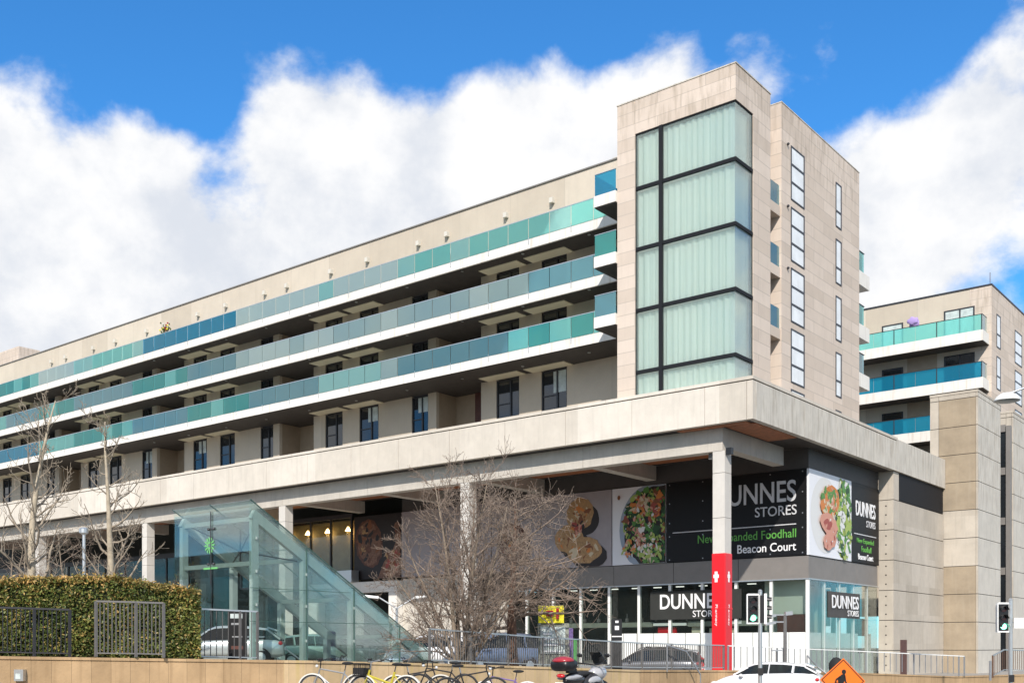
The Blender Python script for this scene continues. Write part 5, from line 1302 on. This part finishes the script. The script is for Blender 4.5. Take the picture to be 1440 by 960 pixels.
# roadworks sign
t = thing('roadworks_sign', 'orange diamond roadworks sign with a black digging figure', 'road sign', (0,0,0)); s_ = .62
o = MB(); o.hexa([(-s_,0,-.0),(0,0,-s_),(0,.03,-s_),(-s_,.03,0)], [(0,0,s_),(s_,0,0),(s_,.03,0),(0,.03,s_)]); o.build('plate', 'orange', t, local=True)
o = MB()
for a, c in (((-s_+.05,0),(0,s_-.05)), ((0,s_-.05),(s_-.05,0)), ((s_-.05,0),(0,-s_+.05)), ((0,-s_+.05),(-s_+.05,0))): o.bar((a[0], -.004, a[1]), (c[0], -.004, c[1]), .006, .022)
o.build('border', 'black', t, local=True)
def fl(pts): return [(x*.8, -.006, z*.8) for x, z in pts]
o = MB(); o.poly(fl([(.03+.075*math.cos(a), .30+.085*math.sin(a)) for a in [i*math.pi/7 for i in range(14)]]))
for P_ in ([(-.06,.2),(.06,.24),(.10,.1),(.02,-.14),(-.14,-.16),(-.17,.02)], [(-.14,-.14),(-.03,-.14),(-.09,-.34),(-.11,-.55),(-.2,-.55),(-.19,-.34)], [(-.03,-.14),(.04,-.13),(.11,-.34),(.15,-.55),(.06,-.55),(.02,-.34)],
           [(.03,.2),(.09,.18),(.12,-.02),(.2,-.16),(.16,-.18),(.07,-.04)], [(-.1,.16),(-.06,.1),(-.2,.0),(-.22,-.1),(-.28,-.1),(-.24,.04)], [(-.26,-.06),(-.25,-.09),(.24,-.2),(.25,-.17)], [(.22,-.16),(.36,-.13),(.36,-.19),(.30,-.22),(.22,-.21)]): o.poly(fl(P_))
o.build('digging_figure', 'black', t, local=True)
o = MB()
for s in (-1, 1): o.bar((s*.2, .06, .3), (s*.32, .1, -1.05), .03); o.bar((s*.2, .08, .3), (s*.2, .6, -1.05), .03)
o.build('stand', 'steel_grey', t, local=True)
t.location = W(1185, 30.0, 956)+Vector((0,0,0)); t.rotation_euler = (0, R(2), face(-4))
t2 = thing('sandbag', 'black sack slumped behind the orange roadworks sign', 'sack', (0,0,0)); o = MB(); o.blob((0,0,0), (.22,.16,.3), n=16, fn=lambda p: p*(1+.12*noise.noise(p*6))); o.tube([(0,0,-.25),(0,.05,-1.0)], .12, 8); o.build('sack_body', 'rubber', t2, smooth=True, local=True); t2.location = W(1176, 30.9, 938)

# dome street lamp
t = thing('street_lamp', 'white dome street lamp on an arm reaching in over the right edge', 'street lamp', tuple(W(1475, 39)+Vector((0,0,-2.2))))
c = W(1416, 39, 562); e = W(1475, 39)
o = MB(); o.lathe(c, [(.02, .26), (.2, .23), (.36, .12), (.44, .0), (.45, -.04), (.40, -.05)], 28); o.build('lamp_shade', 'white_paint', t, smooth=True)
o = MB(); o.lathe(c, [(.39, -.06), (.25, -.09), (.05, -.1)], 20); o.build('lamp_lens', 'poster', t)
o = MB(); o.tube([(c.x, c.y, c.z+.2), (c.x+(e.x-c.x)*.4, c.y+(e.y-c.y)*.4, c.z+.42), (e.x, e.y, c.z+.5)], .035, 8); o.build('arm', 'aluminium', t)
o = MB(); o.tube([(e.x, e.y, -2.2), (e.x, e.y, c.z+.6)], [.09, .05], 12); o.build('pole', 'aluminium', t)
def lamp(label, px, Z, y0, double=True, h=.35):
    p = W(px, Z, y0); t = thing('street_lamp', label, 'street lamp', (p.x, p.y, -1))
    o = MB(); o.tube([(p.x, p.y, -1), (p.x, p.y, p.z)], .07, 8); o.build('pole', 'aluminium', t)
    for s in ((-1, 1) if double else ()):
        a = Vector((CS, SN, 0))*s; q = p+a*.9+Vector((0,0,.55)); o = MB(); o.tube([p, q], .04, 6); o.build('arm', 'aluminium', t)
        o = MB(); o.bar(q, q+a*.8+Vector((0,0,.08)), .26, .14); o.build('lamp_head', 'white_paint', t, bevel=.05)
    if not double: o = MB(); o.lathe(p, [(.06, 0), (.2, .1), (.2, .28), (.1, .34)], 12); o.build('lamp_head', 'aluminium', t)
lamp('double armed street lamp seen through the pale entrance portal', 558, 55, 855)
lamp('slim grey lamp post in the shade between the two hedge trees', 118, 48, 752, False)
# camera pole
p = W(1104, 46, 864); t = thing('camera_pole', 'slim grey pole with two small cameras in front of the shop corner', 'camera pole', (p.x, p.y, -2))
o = MB(); o.tube([(p.x, p.y, -2.1), (p.x, p.y, p.z)], .075, 8); o.build('pole', 'galv', t)
for dz, dx in ((0, -.05), (-.3, -.1)):
    a = Vector((CS, SN, 0)); q = p+Vector((0,0,dz)); o = MB(); o.bar(q, q-a*.55, .05, .05); o.bar(q-a*.4+Vector((0,0,-.02)), q-a*.85+Vector((0,0,-.1)), .13, .11); o.build('camera', 'steel_grey', t)
o = MB(); o.bar(p+Vector((0,0,.05)), p+Vector((CS,SN,0))*.3+Vector((0,0,.08)), .2, .16); o.build('junction_box', 'steel_grey', t)
# short post with sign
for px, z, h, lab in ((1092, 45, .02, 'short grey post with a small flat cap beside the camera pole'), (973, 44, .04, 'short grey post with a small flat cap near the red column')):
    p = W(px, z, 914); t = thing('post', lab, 'post', (p.x, p.y, -2)); o = MB(); o.tube([(p.x, p.y, -2), (p.x, p.y, p.z)], .04, 8); o.build('shaft', 'galv', t); o = MB(); o.bar(p-Vector((CS,SN,0))*.22, p+Vector((CS,SN,0))*.22, .12, .06); o.build('cap', 'steel_grey', t)
# totems
def totem(label, px, Z, y0, w_, letters=None):
    p = W(px, Z, y0); t = thing('totem_sign', label, 'totem sign', (p.x, p.y, -1.2)); a = Vector((CS, SN, 0))*w_/2; n = Vector((-SN, CS, 0))*.14
    q = Vector((p.x, p.y, 0)); o = MB(); o.hexa([q-a-n+Vector((0,0,-1.3)), q+a-n+Vector((0,0,-1.3)), q+a+n+Vector((0,0,-1.3)), q-a+n+Vector((0,0,-1.3))], [q-a-n+Vector((0,0,p.z)), q+a-n+Vector((0,0,p.z)), q+a+n+Vector((0,0,p.z)), q-a+n+Vector((0,0,p.z))]); o.build('panel', 'black', t)
    for k, (z0, z1, f0, f1, m) in enumerate(letters or []):
        o = MB(); o.hexa(*[[q+a*f-n*1.02+Vector((0,0,p.z-z)) if j < 2 else q+a*f-n*.9+Vector((0,0,p.z-z)) for j, f in enumerate((f0, f1, f1, f0))] for z in (z1, z0)]); o.build('panel_band', m, t)
totem('black information totem with pale bands beside the glass canopy', 334, 33, 857, .52, [(.12,.26,-.7,.7,'poster'),(.4,.46,-.6,.5,'steel_grey'),(.8,.84,-.5,.7,'steel_grey'),(1.1,1.2,-.6,.8,'entrance_brown')])
totem('black totem with small white symbols behind the grey estate car', 867, 40, 870, .38, [(.06,.14,-.3,.3,'letter_white'),(.25,.4,-.4,.4,'letter_white'),(.62,.66,-1,1,'white_paint'),(.8,.84,-1,1,'letter_grey')])
# kiosk with yellow board
p0, p1 = W(757, 40, 884), W(800, 40, 884); t = thing('kiosk', 'grey green kiosk cabinet with a pale poster under the yellow board', 'kiosk', ((p0.x+p1.x)/2, (p0.y+p1.y)/2, -1.1)); n = Vector((-SN, CS, 0))
def slab_(p0, p1, z0, z1, th, off=0): 
    a, c = Vector((p0.x, p0.y, 0))+n*off, Vector((p1.x, p1.y, 0))+n*off; e = n*th
    return [(a.x,a.y,z0),(c.x,c.y,z0),(c.x+e.x,c.y+e.y,z0),(a.x+e.x,a.y+e.y,z0)], [(a.x,a.y,z1),(c.x,c.y,z1),(c.x+e.x,c.y+e.y,z1),(a.x+e.x,a.y+e.y,z1)]
o = MB(); o.hexa(*slab_(p0, p1, -1.3, .85, .8)); o.build('cabinet', 'kiosk_green', t)
o = MB(); o.hexa(*slab_(W(760,39.95), W(795,39.95), -.28, .72, .03)); o.build('poster', 'poster', t)
o = MB()
for k in range(3): o.hexa(*slab_(W(764,39.9), W(776+4*k,39.9), .42-.2*k, .5-.2*k, .02))
o.hexa(*slab_(W(763,39.9), W(790,39.9), -.22, -.16, .02)); o.build('poster_lines', 'letter_white', t)
q0, q1 = W(757, 39.9), W(793, 39.9); ys_ = thing('sign_board', 'bright yellow sign board with red strokes above the kiosk', 'sign', ((q0.x+q1.x)/2, (q0.y+q1.y)/2, .9))
o = MB(); o.hexa(*slab_(q0, q1, .86, 1.5, .08)); o.build('panel', 'yellow_sign', ys_)
o = MB(); o.hexa(*slab_(W(768,39.8), W(778,39.8), 1.1, 1.32, .02)); o.hexa(*slab_(W(782,39.8), W(786,39.8), 1.0, 1.4, .02)); o.build('marking', 'case_red', ys_)
o = MB()
for q in (W(759, 40), W(791, 40)): o.tube([(q.x, q.y, .8), (q.x, q.y, .9)], .04, 6)
o.build('bracket', 'steel_grey', ys_)
# green board, blue kiosk side, brown crate left of window screens
p0, p1 = W(806, 46), W(826, 46); o = MB(); o.hexa(*slab_(p0, W(815,46), -.9, .3, .06)); o = o.build('green_board', 'board_green', origin=(p0.x, p0.y, -.9)); tag(o, 'small green board standing behind the railing, right of the kiosk', 'board')
p0, p1 = W(793, 42), W(806, 42); o = MB(); o.hexa(*slab_(p0, p1, -1.2, .7, .4)); o = o.build('cabinet', 'paint_purple', origin=(p0.x, p0.y, -1.2), bevel=.03); tag(o, 'tall dark purple cabinet between the kiosk and the green board', 'cabinet')
# service arm board at right, yellow sign behind canopy, bollard
p = W(1426, 37.3); q = W(1444, 37.3); o = MB(); o.hexa(*slab_(p, q, .62, .98, .04)); o = o.build('side_sign', 'white_paint', origin=(p.x, p.y, .6)); tag(o, 'pale flat sign panel fixed beside the rightmost traffic light', 'sign')
p0, p1 = W(556, 56), W(566, 56); o = MB(); o.hexa(*slab_(p0, p1, .25, .55, .1)); o.hexa(*slab_(W(560.5,56), W(561.5,56), -1, .25, .1)); o = o.build('marker_sign', 'yellow_sign', origin=(p0.x, p0.y, -1)); tag(o, 'small yellow marker sign inside the pale entrance portal', 'sign')
p = W(1392.5, 44, 944); o = MB(); o.tube([(p.x, p.y, -1.4), (p.x, p.y, p.z+.45)], .05, 8); o = o.build('bollard', 'steel_grey', origin=(p.x, p.y, -1.3)); tag(o, 'small dark bollard at the foot of the concrete stair tower', 'bollard')
# flower tub on the terrace
x = onY(233, 47.6); t = thing('potted_plant', 'small flowering plant with yellow and red blooms above the top balcony rail', 'plant', (x, 47.6, 23.3)); o = MB(); r_ = random.Random(2)
for k in range(60): a = Vector((r_.gauss(0,.22), r_.gauss(0,.15), r_.gauss(.55,.22))); o.quad(*(Vector((x, 47.6, 23.5))+a+Vector(v)*.1 for v in ((-1,0,0),(0,.4,-1),(1,0,0),(0,0,1))))
o.build('foliage', 'shrub_leaf', t)
o = MB()
for k in range(12): a = Vector((r_.gauss(0,.25), r_.gauss(-.1,.1), r_.gauss(.7,.15))); o.blob(Vector((x, 47.6, 23.5))+a, .07, k % 2, 6, 4)
o.build('blooms', ['yellow_sign', 'case_red'], t)
o = MB(); o.lathe((x, 47.6, 23.3), [(.15, -.6), (.22, .3)], 12); o.build('pot', 'entrance_brown', t)
